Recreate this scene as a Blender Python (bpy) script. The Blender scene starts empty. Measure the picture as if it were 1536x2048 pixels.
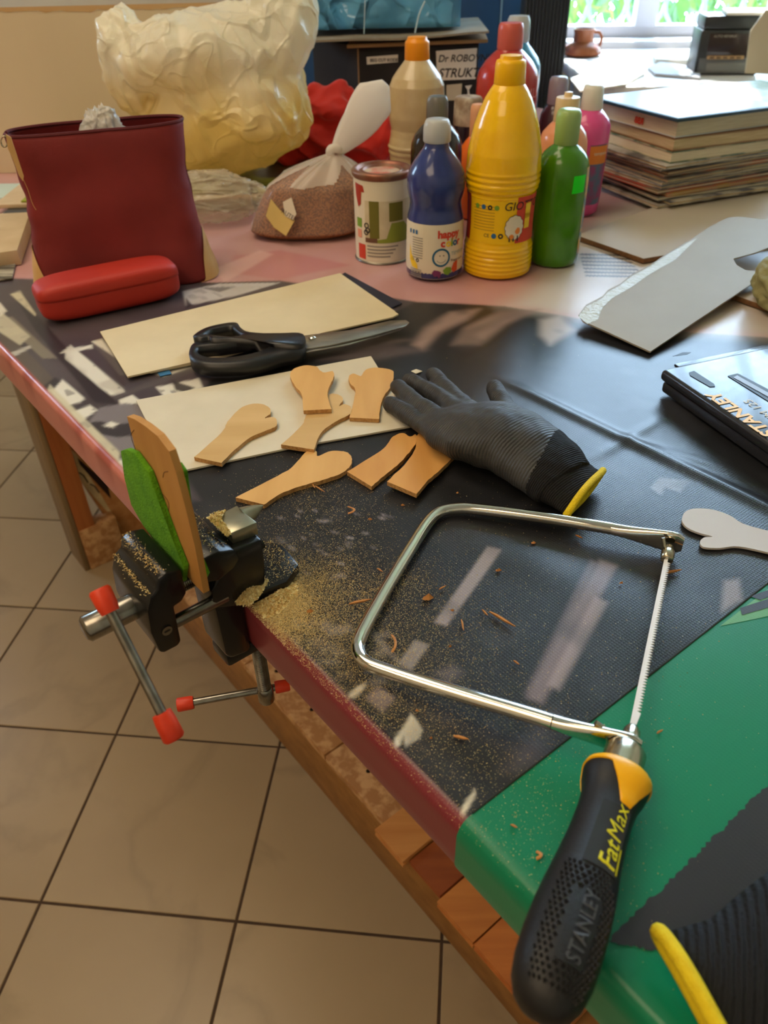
import bpy, bmesh, math, random
import numpy as np
from mathutils import Vector, Matrix, noise as mnoise

# ---------------------------------------------------------------- frame of the place
# metres; the camera stands at (0,0,1.149) and looks along +y; floor z=0, table top z=ZT
FPX, PITCH, ROLL, HC, ZT = 1525.8, .6539, -.0225, 1.149, .779
_right = np.array([1., 0, 0]); _fwd = np.array([0, math.cos(PITCH), -math.sin(PITCH)])
_up = np.cross(_right, _fwd)
CR = math.cos(ROLL)*_right + math.sin(ROLL)*_up
CU = -math.sin(ROLL)*_right + math.cos(ROLL)*_up
CAM = np.array([0, 0, HC])
UD = np.array([-.6212, .7837, 0]); VN = np.array([.7837, .6212, 0])   # along / into the table
GX = np.array([.9935, -.1137, 0]); GY = np.array([.1137, .9935, 0])    # tile grid = room axes
def ray(px, py): return _fwd + CR*(px-768)/FPX - CU*(py-1024)/FPX
def P(px, py, z=ZT):
    d = ray(px, py); return CAM + d*((z-HC)/d[2])
def PL(px, py, n, c):
    d = ray(px, py); return CAM + d*((c-CAM@n)/(d@n))
def pj(X):
    d = np.asarray(X, float)-CAM; z = d@_fwd
    return 768+FPX*(d@CR)/z, 1024-FPX*(d@CU)/z
def topz(b, py):
    lo, hi = b[2], b[2]+1.
    for _ in range(50):
        m = (lo+hi)/2
        if pj([b[0], b[1], m])[1] > py: lo = m
        else: hi = m
    return lo
def uvw(u, v, z=0): return UD*u + VN*v + np.array([0, 0, ZT+z])
def dep(X): return (np.asarray(X, float)-CAM)@_fwd

SC = bpy.context.scene; COL = SC.collection
# ---------------------------------------------------------------- camera
cd = bpy.data.cameras.new('camera'); cam = bpy.data.objects.new('camera', cd); COL.objects.link(cam)
cd.sensor_fit = 'VERTICAL'; cd.sensor_height = 36; cd.lens = FPX*36/2048; cd.clip_start = .02
m = Matrix.Identity(4)
for i in range(3): m[i][0], m[i][1], m[i][2], m[i][3] = CR[i], CU[i], -_fwd[i], CAM[i]
cam.matrix_world = m; SC.camera = cam
cd.dof.use_dof = True; cd.dof.focus_distance = .60; cd.dof.aperture_fstop = 9.5
# ---------------------------------------------------------------- colour management, sky, sun, lamps
vs = SC.view_settings; vs.view_transform = 'Standard'; vs.look = 'None'; vs.gamma = 1; vs.use_curve_mapping = False
vs.exposure = -.12
wd = bpy.data.worlds.new('sky'); SC.world = wd; wd.use_nodes = True
bg = wd.node_tree.nodes['Background']; bg.inputs[0].default_value = (.52, .75, 1.0, 1); bg.inputs[1].default_value = 23
def lamp(name, kind, loc, energy, color, aim=None, **kw):
    l = bpy.data.lights.new(name, kind); l.energy = energy; l.color = color
    for k, v in kw.items(): setattr(l, k, v)
    o = bpy.data.objects.new(name, l); COL.objects.link(o); o.location = loc
    if aim is not None: o.rotation_euler = (Vector(aim)-Vector(loc)).to_track_quat('-Z', 'Y').to_euler()
    return o
lamp('sun', 'SUN', (1.2, 6, 6), 14.0, (1, .95, .86), aim=(.55, 2.6, .8), angle=.009)
lamp('ceiling_light', 'AREA', (-1.1, -.6, 2.62), 21, (1, .76, .50), aim=(-1.1, -.6, 0), shape='SQUARE', size=1.2)
lamp('ceiling_light', 'AREA', (-.8, .95, 2.62), 18, (1, .80, .56), aim=(-.8, .95, 0), shape='SQUARE', size=1.0)

# ---------------------------------------------------------------- helpers: colour and materials
def lin(c):
    return tuple((x/12.92 if x <= .04045 else ((x+.055)/1.055)**2.4) for x in (v/255 for v in c))
MATS = {}
def mat(name, c, c2=None, scale=30, rough=.5, metal=0, bump=0, bscale=300, coat=0, detail=4, stretch=(1, 1, 1),
        spec=.5, trans=0, transl=0, sharp=0, rnd=0, sheen=0, ior=1.45):
    if name in MATS: return MATS[name]
    m = bpy.data.materials.new(name); m.use_nodes = True; nt = m.node_tree; N = nt.nodes; L = nt.links
    b = N['Principled BSDF']; out = N['Material Output']
    b.inputs['Roughness'].default_value = rough; b.inputs['Metallic'].default_value = metal
    b.inputs['Specular IOR Level'].default_value = spec; b.inputs['Coat Weight'].default_value = coat
    b.inputs['Coat Roughness'].default_value = .08; b.inputs['IOR'].default_value = ior
    if sheen: b.inputs['Sheen Weight'].default_value = sheen
    b.inputs['Base Color'].default_value = (*lin(c), 1)
    tc = N.new('ShaderNodeTexCoord'); mp = N.new('ShaderNodeMapping'); mp.inputs['Scale'].default_value = stretch
    L.new(tc.outputs['Object'], mp.inputs['Vector']); vec = mp.outputs[0]
    if rnd:
        oi = N.new('ShaderNodeObjectInfo'); ad = N.new('ShaderNodeVectorMath'); ad.operation = 'MULTIPLY_ADD'
        cb = N.new('ShaderNodeCombineXYZ'); L.new(oi.outputs['Random'], cb.inputs[0]); L.new(oi.outputs['Random'], cb.inputs[1])
        ad.inputs[1].default_value = (rnd, -rnd*1.7, rnd); L.new(cb.outputs[0], ad.inputs[0]); L.new(vec, ad.inputs[2]); vec = ad.outputs[0]
    if c2 is not None:
        n = N.new('ShaderNodeTexNoise'); n.inputs['Scale'].default_value = scale; n.inputs['Detail'].default_value = detail
        L.new(vec, n.inputs['Vector'])
        r = N.new('ShaderNodeValToRGB'); e = r.color_ramp.elements
        e[0].position = .3+sharp; e[1].position = .7-sharp
        e[0].color = (*lin(c), 1); e[1].color = (*lin(c2), 1)
        L.new(n.outputs[0], r.inputs[0]); L.new(r.outputs[0], b.inputs['Base Color'])
    if bump:
        n2 = N.new('ShaderNodeTexNoise'); n2.inputs['Scale'].default_value = bscale; n2.inputs['Detail'].default_value = 3
        L.new(vec, n2.inputs['Vector'])
        bp = N.new('ShaderNodeBump'); bp.inputs['Strength'].default_value = bump; bp.inputs['Distance'].default_value = .002
        L.new(n2.outputs[0], bp.inputs['Height']); L.new(bp.outputs[0], b.inputs['Normal'])
    sh = b.outputs[0]
    if transl:
        t = N.new('ShaderNodeBsdfTranslucent'); t.inputs[0].default_value = (*lin(c), 1)
        mx = N.new('ShaderNodeMixShader'); mx.inputs[0].default_value = transl
        L.new(sh, mx.inputs[1]); L.new(t.outputs[0], mx.inputs[2]); sh = mx.outputs[0]
    if trans:
        t = N.new('ShaderNodeBsdfTransparent'); mx = N.new('ShaderNodeMixShader'); mx.inputs[0].default_value = trans
        L.new(sh, mx.inputs[1]); L.new(t.outputs[0], mx.inputs[2]); sh = mx.outputs[0]
    L.new(sh, out.inputs[0])
    MATS[name] = m; return m
def wood(name, c, c2, axis=0, scale=9, rough=.6, ratio=.08, bump=.15):
    s = [1, 1, 1]; s[axis] = ratio
    return mat(name, c, c2, scale=scale*10, rough=rough, stretch=tuple(s), bump=bump, bscale=scale*22, detail=5, rnd=3.1)

def crinkle(m, scales=((8, .5), (19, .3)), dist=.008, width=.035):
    """sharp fold lines of thin film as surface relief"""
    nt = m.node_tree; N = nt.nodes; L = nt.links; b = N['Principled BSDF']
    tc = N.new('ShaderNodeTexCoord'); last = None
    for s, k in scales:
        n = N.new('ShaderNodeTexNoise'); n.inputs['Scale'].default_value = s; n.inputs['Detail'].default_value = 1.2; n.inputs['Distortion'].default_value = .35; L.new(tc.outputs['Object'], n.inputs[0])
        a = N.new('ShaderNodeMath'); a.operation = 'SUBTRACT'; a.inputs[1].default_value = .5; L.new(n.outputs[0], a.inputs[0])
        c = N.new('ShaderNodeMath'); c.operation = 'ABSOLUTE'; L.new(a.outputs[0], c.inputs[0])
        r = N.new('ShaderNodeMapRange'); r.inputs[1].default_value = 0; r.inputs[2].default_value = width; r.inputs[3].default_value = 1; r.inputs[4].default_value = 0; L.new(c.outputs[0], r.inputs[0])
        bp = N.new('ShaderNodeBump'); bp.inputs['Strength'].default_value = k; bp.inputs['Distance'].default_value = dist*8/s; L.new(r.outputs[0], bp.inputs['Height'])
        if last is not None: L.new(last, bp.inputs['Normal'])
        elif b.inputs['Normal'].links: L.new(b.inputs['Normal'].links[0].from_socket, bp.inputs['Normal'])
        last = bp.outputs[0]
    L.new(last, b.inputs['Normal']); return m

# ---------------------------------------------------------------- helpers: meshes
def mk(name, verts, faces, material=None, parent=None, smooth=False, loc=None):
    me = bpy.data.meshes.new(name)
    me.from_pydata([tuple(map(float, v)) for v in verts], [], [tuple(f) for f in faces]); me.update()
    return mko(name, me, material, parent, smooth)
def mko(name, me, material=None, parent=None, smooth=False):
    o = bpy.data.objects.new(name, me); COL.objects.link(o)
    if material is not None:
        for x in (material if isinstance(material, (list, tuple)) else [material]): me.materials.append(x)
    if smooth:
        me.shade_smooth()
        if smooth is not True: me.set_sharp_from_angle(angle=smooth)
    if parent is not None: attach(o, parent)
    return o
INV = {}
def attach(o, parent):
    # child meshes are written in world coordinates; undo the chain of the parent
    o.parent = parent; o.matrix_parent_inverse = INV.get(parent.name, Matrix.Identity(4))
    INV[o.name] = Matrix.Identity(4)
def thing(name, label, cat, loc, group=None, kind=None):
    o = bpy.data.objects.new(name, None); COL.objects.link(o); o.location = tuple(map(float, loc)); o.empty_display_size = .02
    INV[o.name] = Matrix.Translation(-Vector(tuple(map(float, loc))))
    tag(o, label, cat, group, kind); return o
def tag(o, label=None, cat=None, group=None, kind=None):
    if label: o['label'] = label
    if cat: o['category'] = cat
    if group: o['group'] = group
    if kind: o['kind'] = kind
    return o
def bmk(name, bm, material, parent=None, smooth=False, bevel=0, seg=2):
    if bevel: bmesh.ops.bevel(bm, geom=list(bm.edges), offset=bevel, segments=seg, affect='EDGES', profile=.5)
    bmesh.ops.recalc_face_normals(bm, faces=bm.faces)
    me = bpy.data.meshes.new(name); bm.to_mesh(me); bm.free()
    return mko(name, me, material, parent, smooth)
def prism_vf(outline, z0, z1):
    """outline: world xy(z ignored) points; straight extrusion"""
    n = len(outline)
    v = [(p[0], p[1], z0) for p in outline]+[(p[0], p[1], z1) for p in outline]
    f = [tuple(range(n))[::-1], tuple(range(n, 2*n))]+[(i, (i+1) % n, n+(i+1) % n, n+i) for i in range(n)]
    return v, f
def bm_of(v, f):
    bm = bmesh.new(); vs_ = [bm.verts.new(tuple(map(float, p))) for p in v]
    for q in f:
        try: bm.faces.new([vs_[i] for i in q])
        except ValueError: pass
    return bm
def prism(name, outline, z0, z1, material, parent=None, bevel=0, smooth=False, seg=2):
    bm = bm_of(*prism_vf(outline, z0, z1)); bmesh.ops.recalc_face_normals(bm, faces=bm.faces)
    return bmk(name, bm, material, parent, smooth or (.6 if bevel else False), bevel, seg)
def slab(name, outline3, n, t, material, parent=None, bevel=0):
    """3-D outline on a plane, thickened by t along n"""
    n = np.asarray(n, float); k = len(outline3); o = [np.asarray(p, float) for p in outline3]
    v = o+[p+n*t for p in o]
    f = [tuple(range(k))[::-1], tuple(range(k, 2*k))]+[(i, (i+1) % k, k+(i+1) % k, k+i) for i in range(k)]
    bm = bm_of(v, f)
    return bmk(name, bm, material, parent, .6 if bevel else False, bevel)
def box_vf(o, ax, ay, az):
    o, ax, ay, az = [np.asarray(x, float) for x in (o, ax, ay, az)]
    v = [o+i*ax+j*ay+k*az for k in (0, 1) for j in (0, 1) for i in (0, 1)]
    f = [(0, 2, 3, 1), (4, 5, 7, 6), (0, 1, 5, 4), (2, 6, 7, 3), (0, 4, 6, 2), (1, 3, 7, 5)]
    return v, f
def box(name, o, ax, ay, az, material, parent=None, bevel=0, seg=2):
    bm = bm_of(*box_vf(o, ax, ay, az)); bmesh.ops.recalc_face_normals(bm, faces=bm.faces)
    return bmk(name, bm, material, parent, .6 if bevel else False, bevel, seg)
Z3 = np.array([0, 0, 1.])
def basis(d):
    d = np.asarray(d, float); d = d/np.linalg.norm(d)
    a = np.array([0, 0, 1.]) if abs(d[2]) < .9 else np.array([1., 0, 0])
    x = np.cross(a, d); x /= np.linalg.norm(x); return x, np.cross(d, x), d
def tube_vf(path, r, seg=12, close=False, flat=None, cap=True):
    """sweep; r number or list; flat=(sx,sy) section scale"""
    path = [np.asarray(p, float) for p in path]; n = len(path)
    rr = r if hasattr(r, '__len__') else [r]*n
    V = []; F = []; X = None
    for i, p in enumerate(path):
        a = path[i-1] if (i or close) else p; b = path[(i+1) % n] if (i < n-1 or close) else p
        t = b-a; t = t/(np.linalg.norm(t)+1e-12)
        if X is None: X, Y, _ = basis(t)
        X = X-(X@t)*t; X /= np.linalg.norm(X); Y = np.cross(t, X)
        sx, sy = flat[i] if isinstance(flat, list) else (flat or (1, 1))
        for k in range(seg):
            q = 2*math.pi*k/seg; V.append(p+rr[i]*(math.cos(q)*sx*X+math.sin(q)*sy*Y))
    for i in range(n if close else n-1):
        for k in range(seg):
            a = i*seg+k; b = i*seg+(k+1) % seg; j = ((i+1) % n)*seg
            F.append((a, b, j+(k+1) % seg, j+k))
    if not close and cap:
        F.append(tuple(range(seg))[::-1]); F.append(tuple((n-1)*seg+k for k in range(seg)))
    return V, F
def tube(name, path, r, material, parent=None, seg=12, close=False, flat=None, smooth=.9):
    return mk(name, *tube_vf(path, r, seg, close, flat), material, parent, smooth)
def join_vf(lst):
    V = []; F = []
    for v, f in lst:
        k = len(V); V += list(v); F += [tuple(i+k for i in q) for q in f]
    return V, F
def smooth_path(pts, n=8, close=False):
    pts = [np.asarray(p, float) for p in pts]; out = []; m_ = len(pts)
    for i in range(m_ if close else m_-1):
        if close: a, b, c, d = [pts[(i+k) % m_] for k in (-1, 0, 1, 2)]
        else: a = pts[max(i-1, 0)]; b = pts[i]; c = pts[i+1]; d = pts[min(i+2, m_-1)]
        for k in range(n):
            t = k/n
            out.append(.5*((2*b)+(-a+c)*t+(2*a-5*b+4*c-d)*t*t+(-a+3*b-3*c+d)*t**3))
    if not close: out.append(pts[-1])
    return out
def lathe_vf(prof, c, seg=40, sy=1., rot=0., squash=None):
    """prof: list of (r,z) from the bottom up; c centre (z base added)"""
    V = []; F = []; n = len(prof)
    for r, z in prof:
        for k in range(seg):
            a = 2*math.pi*k/seg; x = r*math.cos(a); y_ = r*math.sin(a)*sy
            V.append((c[0]+x*math.cos(rot)-y_*math.sin(rot), c[1]+x*math.sin(rot)+y_*math.cos(rot), c[2]+z))
    for i in range(n-1):
        for k in range(seg):
            a = i*seg+k; b = i*seg+(k+1) % seg; F.append((a, b, b+seg, a+seg))
    F.append(tuple(range(seg))[::-1]); F.append(tuple((n-1)*seg+k for k in range(seg)))
    return V, F
def lathe(name, prof, c, material, parent=None, seg=40, sy=1., rot=0., smooth=.7):
    return mk(name, *lathe_vf(prof, c, seg, sy, rot), material, parent, smooth)
def remesh(o, voxel, smooth_it=6, subs=0):
    """fuse overlapping shapes of one mesh into one continuous skin"""
    md = o.modifiers.new('r', 'REMESH'); md.mode = 'VOXEL'; md.voxel_size = voxel; md.use_smooth_shade = True
    s = o.modifiers.new('s', 'SMOOTH'); s.factor = .5; s.iterations = smooth_it
    dg = bpy.context.evaluated_depsgraph_get(); me = bpy.data.meshes.new_from_object(o.evaluated_get(dg))
    o.modifiers.clear(); old = o.data; mats = list(old.materials); o.data = me
    me.materials.clear()
    for x in mats: me.materials.append(x)
    me.shade_smooth(); return o
def displace(o, fn, zmin=None):
    """push every vertex along its normal by fn(co)"""
    me = o.data; n = len(me.vertices); co = np.empty(n*3, np.float32); no = np.empty(n*3, np.float32)
    me.vertices.foreach_get('co', co); me.vertex_normals.foreach_get('vector', no); co = co.reshape(-1, 3); no = no.reshape(-1, 3)
    co = co+no*np.array([fn(Vector(c)) for c in co.tolist()], np.float32)[:, None]
    if zmin is not None: co[:, 2] = np.maximum(co[:, 2], zmin)
    me.vertices.foreach_set('co', co.reshape(-1)); me.update()
def text_vf(s, size, shear=0, bold=0, space=1., font_ext=0):
    cu = bpy.data.curves.new('t', 'FONT'); cu.body = s; cu.size = size; cu.shear = shear; cu.offset = bold; cu.space_character = space
    cu.resolution_u = 3
    o = bpy.data.objects.new('t', cu); COL.objects.link(o)
    dg = bpy.context.evaluated_depsgraph_get(); me = bpy.data.meshes.new_from_object(o.evaluated_get(dg))
    v = [np.array(x.co) for x in me.vertices]; f = [tuple(p.vertices) for p in me.polygons]
    bpy.data.objects.remove(o); bpy.data.curves.remove(cu); bpy.data.meshes.remove(me)
    return v, f
def text(name, s, size, o, ex, ey, material, parent, bend=None, off=None, **kw):
    """flat lettering: origin o, unit vectors ex, ey"""
    v, f = text_vf(s, size, **kw); o, ex, ey = [np.asarray(x, float) for x in (o, ex, ey)]
    w = [o+p[0]*ex+p[1]*ey for p in v]
    return mk(name, w, f, material, parent)
def rnoise(p, s, seed=0):
    return mnoise.noise(Vector((p[0]*s+seed*7.3, p[1]*s-seed*3.1, p[2]*s+seed*1.7)))
# lettering outlines are made first, while the scene is still small
_T = {}
_raw_text = text_vf
def text_vf(s, size, **kw):
    k = (s, tuple(sorted(kw.items())))
    if k not in _T: 
        kw2 = dict(kw); 
        if 'bold' in kw2: kw2['bold'] = kw2['bold']/size
        _T[k] = _raw_text(s, 1., **kw2)
    v, f = _T[k]; return [p*size for p in v], f
# ================================================================ THE ROOM
M_wall = mat('cream_wall_paint', (220, 204, 176), (213, 197, 168), scale=3, rough=.85, bump=.06, bscale=120)
M_ceil = mat('white_ceiling_paint', (236, 230, 218), rough=.9)
M_tile = mat('marble_tile', (168, 147, 116), (152, 131, 101), scale=2.2, rough=.32, detail=9, rnd=9., spec=.45)
def vein(m):
    nt = m.node_tree; N = nt.nodes; L = nt.links; b = N['Principled BSDF']; src = b.inputs['Base Color'].links[0].from_socket
    mapv = [n for n in N if n.type == 'VECT_MATH'][0].outputs[0]
    n = N.new('ShaderNodeTexNoise'); n.inputs['Scale'].default_value = 2.4; n.inputs['Detail'].default_value = 8; n.inputs['Distortion'].default_value = .5
    L.new(mapv, n.inputs['Vector'])
    r = N.new('ShaderNodeValToRGB'); e = r.color_ramp.elements
    e[0].position = .47; e[0].color = (0, 0, 0, 1); e[1].position = .5; e[1].color = (1, 1, 1, 1); k = e.new(.53); k.color = (0, 0, 0, 1)
    L.new(n.outputs[0], r.inputs[0])
    n3 = N.new('ShaderNodeTexNoise'); n3.inputs['Scale'].default_value = 1.7; L.new(mapv, n3.inputs['Vector'])
    mm = N.new('ShaderNodeMath'); mm.operation = 'MULTIPLY'; L.new(r.outputs[0], mm.inputs[0]); L.new(n3.outputs[0], mm.inputs[1])
    m2 = N.new('ShaderNodeMath'); m2.operation = 'MULTIPLY'; m2.inputs[1].default_value = .40; L.new(mm.outputs[0], m2.inputs[0])
    mx = N.new('ShaderNodeMix'); mx.data_type = 'RGBA'; L.new(m2.outputs[0], mx.inputs[0]); L.new(src, mx.inputs[6]); mx.inputs[7].default_value = (*lin((104, 88, 68)), 1)
    L.new(mx.outputs[2], b.inputs['Base Color'])
vein(M_tile)
M_grout = mat('brown_grout', (74, 56, 40), (60, 45, 32), scale=60, rough=.9)
def G(a, b, z=0): return GX*a + GY*b + np.array([0, 0, z])
RX0, RX1, RY0, RY1, RH = -2.6, 2.6, -1.6, 2.95, 2.7
fl = thing('floor', None, None, (0, 0, 0), kind='structure')
box('floor_base', G(RX0, RY0, -.06), GX*(RX1-RX0), GY*(RY1-RY0), Z3*.0585, M_grout, fl)
T0 = P(81, 1804, 0); TS = .30; gap = .0042
tmesh = None
ga, gb = T0@GX, T0@GY
for i in range(-7, 9):
    for j in range(-4, 11):
        a0, b0 = ga+i*TS, gb+j*TS
        if a0 < RX0+.0 or a0+TS > RX1 or b0 < RY0 or b0+TS > RY1: continue
        if tmesh is None:
            bm = bm_of(*box_vf((gap/2, gap/2, -.003), (TS-gap, 0, 0), (0, TS-gap, 0), (0, 0, .003)))
            bmesh.ops.recalc_face_normals(bm, faces=bm.faces)
            te = [e for e in bm.edges if all(v.co.z > -.001 for v in e.verts)]
            bmesh.ops.bevel(bm, geom=te, offset=.001, segments=1, affect='EDGES')
            tmesh = bpy.data.meshes.new('tile'); bm.to_mesh(tmesh); bm.free(); tmesh.materials.append(M_tile)
        o = bpy.data.objects.new('tile', tmesh); COL.objects.link(o)
        p = G(a0, b0, 0); o.location = p; o.rotation_euler = (0, 0, math.atan2(GX[1], GX[0])); o.parent = fl
def wall(name, a0, b0, a1, b1, t=.1, z0=0, z1=RH):
    d = np.array(G(a1, b1)-G(a0, b0)); n = np.array([d[1], -d[0], 0]); n /= np.linalg.norm(n)
    return tag(box(name, G(a0, b0, z0-.06), d, -n*(-t), Z3*(z1-z0+.06), M_wall), kind='structure')
WB0, WB1, WBZ0, WBZ1 = 1.75, 2.35, 1.35, 2.1
wlf = thing('wall_left', None, None, G(RX0, 0), kind='structure')
for b0_, b1_, z0_, z1_ in ((RY0, WB0, -.06, RH), (WB1, RY1+.1, -.06, RH), (WB0, WB1, -.06, WBZ0), (WB0, WB1, WBZ1, RH)): box('wall_section', G(RX0-.1, b0_, z0_), GX*.1, GY*(b1_-b0_), Z3*(z1_-z0_), M_wall, wlf)
wall('wall_front', RX0, RY0, RX1, RY0)
wall('wall_right', RX1, RY0, RX1, RY1)
for o in ('wall_left', 'wall_front', 'wall_right'): pass
tag(box('ceiling', G(RX0, RY0, RH), GX*(RX1-RX0), GY*(RY1-RY0), Z3*.1, M_ceil), kind='structure')
# back wall with the window opening
wl = PL(1128, 60, GY, RY1); WA0 = float(wl@GX)-.10; WA1 = WA0+1.75; WZ0 = float(PL(1210, 80, GY, RY1)[2]); WZ1 = 2.62
wb = thing('wall_back', None, None, G(0, RY1), kind='structure')
for nm, a0, a1, z0, z1 in (('wall_section', RX0, WA0, -.06, RH), ('wall_section', WA1, RX1, -.06, RH), ('wall_section', WA0, WA1, -.06, WZ0), ('wall_section', WA0, WA1, WZ1, RH)):
    box(nm, G(a0, RY1, z0), GX*(a1-a0), GY*.18, Z3*(z1-z0), M_wall, wb)
M_frame = mat('white_window_paint', (226, 226, 232), rough=.45)
M_pane = mat('window_glass', (255, 255, 255), rough=.02, trans=.93)
win = thing('window_1', None, None, G(WA0, RY1, WZ0), kind='structure')
def bar(nm, a0, a1, z0, z1, y0=.05, d=.06, par=win, m=M_frame):
    return box(nm, G(a0, RY1+y0, z0), GX*(a1-a0), GY*d, Z3*(z1-z0), m, par, bevel=.004)
bar('window_frame', WA0, WA1, WZ0, WZ0+.035); bar('window_frame', WA0, WA1, WZ1-.05, WZ1)
bar('window_frame', WA0, WA0+.05, WZ0, WZ1); bar('window_frame', WA1-.05, WA1, WZ0, WZ1)
mull = [float(PL(1291, 80, GY, RY1)@GX)]
while mull[-1]+.42 < WA1-.1: mull.append(mull[-1]+.42)
for a in mull: bar('mullion', a-.034, a+.034, WZ0+.03, WZ1-.04, .045, .07)
ed = [WA0+.05]+mull+[WA1-.05]
for a, b in zip(ed[:-1], ed[1:]):
    bar('pane', a+.03, b-.03, WZ0+.03, WZ1-.045, .078, .004, m=M_pane)
tag(bar('window_sill', WA0-.03, WA1+.03, WZ0-.03, WZ0+.002, -.06, .17))
win2 = thing('window_2', None, None, G(RX0, WB0, WBZ0), kind='structure')
def bar2(nm, b0_, b1_, z0_, z1_, x0_=-.09, d=.06, m=M_frame): return box(nm, G(RX0+x0_, b0_, z0_), GX*d, GY*(b1_-b0_), Z3*(z1_-z0_), m, win2, bevel=.001)
for q in ((WB0, WB1, WBZ0, WBZ0+.05), (WB0, WB1, WBZ1-.05, WBZ1), (WB0, WB0+.05, WBZ0+.05, WBZ1-.05), (WB1-.05, WB1, WBZ0+.05, WBZ1-.05), ((WB0+WB1)/2-.03, (WB0+WB1)/2+.03, WBZ0+.05, WBZ1-.05)): bar2('window_frame', *q)
for a0, a1 in ((WB0+.05, (WB0+WB1)/2-.03), ((WB0+WB1)/2+.03, WB1-.05)): bar2('pane', a0, a1, WBZ0+.05, WBZ1-.05, -.062, .004, M_pane)
# white security grille of crossing wavy bars outside the panes
M_gr = mat('white_grille_paint', (158, 160, 176), rough=.5)
gr = mk('grille', *box_vf(G(WA0, RY1+.15, WZ0+.001), GX*(WA1-WA0), GY*.012, Z3*.02), M_gr, win)
s_ = .125
for k in range(-14, 16):
    for sg in (1, -1):
        pts = []
        for q in range(0, 60):
            z = WZ0+q*.03; a = WA0+k*s_+sg*((q*.03)*.78+.016*math.sin(q*.03/.16*2*math.pi*1.0))
            if WA0 <= a <= WA1 and z <= WZ1: pts.append(G(a, RY1+.156+sg*.005, z))
        if len(pts) > 2: tube('grille_bar', pts, .0075, M_gr, gr, seg=6)
# daylight portal of the window
pl = lamp('window_portal', 'AREA', G((WA0+WA1)/2, RY1+.2, (WZ0+WZ1)/2), 1, (1, 1, 1), aim=G((WA0+WA1)/2, RY1-2, (WZ0+WZ1)/2), shape='RECTANGLE', size=WA1-WA0, size_y=WZ1-WZ0)
pl.data.cycles.is_portal = True
pl2 = lamp('window_portal', 'AREA', G(RX0-.12, (WB0+WB1)/2, (WBZ0+WBZ1)/2), 1, (1, 1, 1), aim=G(RX0+2, (WB0+WB1)/2, (WBZ0+WBZ1)/2), shape='RECTANGLE', size=WB1-WB0, size_y=WBZ1-WBZ0)
pl2.data.cycles.is_portal = True
# garden outside: lawn and a leafy hedge
M_lawn = mat('lawn_grass', (96, 140, 50), (130, 170, 70), scale=3, rough=.9)
tag(box('ground_outside', G(-5, RY1+.2, -.05), GX*14, GY*9, Z3*.05, M_lawn), kind='structure')
rng = np.random.default_rng(3)
def hedge(name, a0, a1, b0, b1, z1, n, cols, label):
    V = []; F = []; mi = []
    for i in range(n):
        a, b, z = rng.uniform(a0, a1), rng.uniform(b0, b1), rng.uniform(.05, z1*(1+.0*rng.random()))
        z = z*(.75+.25*math.sin(a*2.3)**2)
        c = G(a, b, z); d = rng.normal(size=3); d /= np.linalg.norm(d); x, y_, _ = basis(d); s = rng.uniform(.04, .085)
        k = len(V); V += [c-x*s*.5, c+y_*s, c+x*s*.5, c-y_*s]; F.append((k, k+1, k+2, k+3)); mi.append(rng.integers(len(cols)))
    o = mk(name, V, F, cols); o.data.polygons.foreach_set('material_index', np.array(mi, dtype=np.int32))
    return tag(o, label, 'hedge', kind='stuff')
LV = [mat('leaf_green_light', (150, 190, 80), rough=.5, transl=.45), mat('leaf_green', (104, 160, 62), rough=.5, transl=.45), mat('leaf_green_blue', (110, 160, 110), rough=.5, transl=.4)]
hedge('hedge', -1.2, 4.6, RY1+1.9, RY1+2.6, 1.5, 9000, LV, 'leafy green hedge growing in the garden outside the window')
# ================================================================ TABLE, ITS PRINTED COVER AND THE PALLETS UNDER IT
U0, U1, V0, V1, TT = -.42, 1.80, .1605, 1.66, .042
M_lam = mat('white_laminate', (214, 208, 196), rough=.4)
M_pine = wood('pine_board', (196, 140, 84), (172, 112, 58), axis=1, scale=7)
M_post = wood('weathered_pine', (150, 124, 88), (122, 98, 66), axis=2, scale=6)
M_osb = mat('chipboard', (204, 158, 108), (170, 120, 72), scale=60, rough=.75, bump=.3, bscale=90, sharp=.12)
tb = thing('work_table', 'large work table with a laminated top under a printed vinyl cover', 'table', uvw(.75, .95, -ZT))
box('tabletop', uvw(U0+.004, V0+.0025, -TT-.0022), UD*(U1-U0-.008), VN*(V1-V0-.005), Z3*(TT-.006), M_lam, tb, bevel=.002)
for u, v in ((U0+.35, V0+.75), (U1-.25, V0+.75), (U0+.35, V1-.1), (U1-.25, V1-.1)):
    box('leg', uvw(u-.03, v-.03, -ZT), UD*.06, VN*.06, Z3*(ZT-TT-.0022), M_post, tb, bevel=.003)

# ---- printed cover: one dense sheet draped over the edge; flat print held in a colour attribute
def grow(a, b, d0, d1):
    out = [a]
    while out[-1] < b:
        t = (out[-1]-a)/(b-a); out.append(out[-1]+d0+(d1-d0)*t)
    out[-1] = b; return np.array(out)
us = np.concatenate([grow(U0, -.02, .012, .004)[:-1], grow(-.02, U1, .0011, .0075)])
top = grow(V0+.0075, V1, .0012, .0062)
prof = [(V0+.001, -TT), (V0, -TT+.004), (V0, -.030), (V0, -.022), (V0, -.015), (V0, -.0085)]
for k in range(1, 7):
    a = math.pi/2*k/7; prof.append((V0+.0075*(1-math.cos(a)), -.0085+.0085*math.sin(a)))
face_n = len(prof)
PV = np.array([p[0] for p in prof]+list(top)); PZ = np.array([p[1] for p in prof]+[0.]*len(top))
UU, VV = np.meshgrid(us, PV, indexing='ij'); ZZ = np.broadcast_to(PZ, UU.shape).copy()
nu, nv = UU.shape
def ss(e0, e1, x):
    t = np.clip((x-e0)/(e1-e0), 0, 1); return t*t*(3-2*t)
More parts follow.
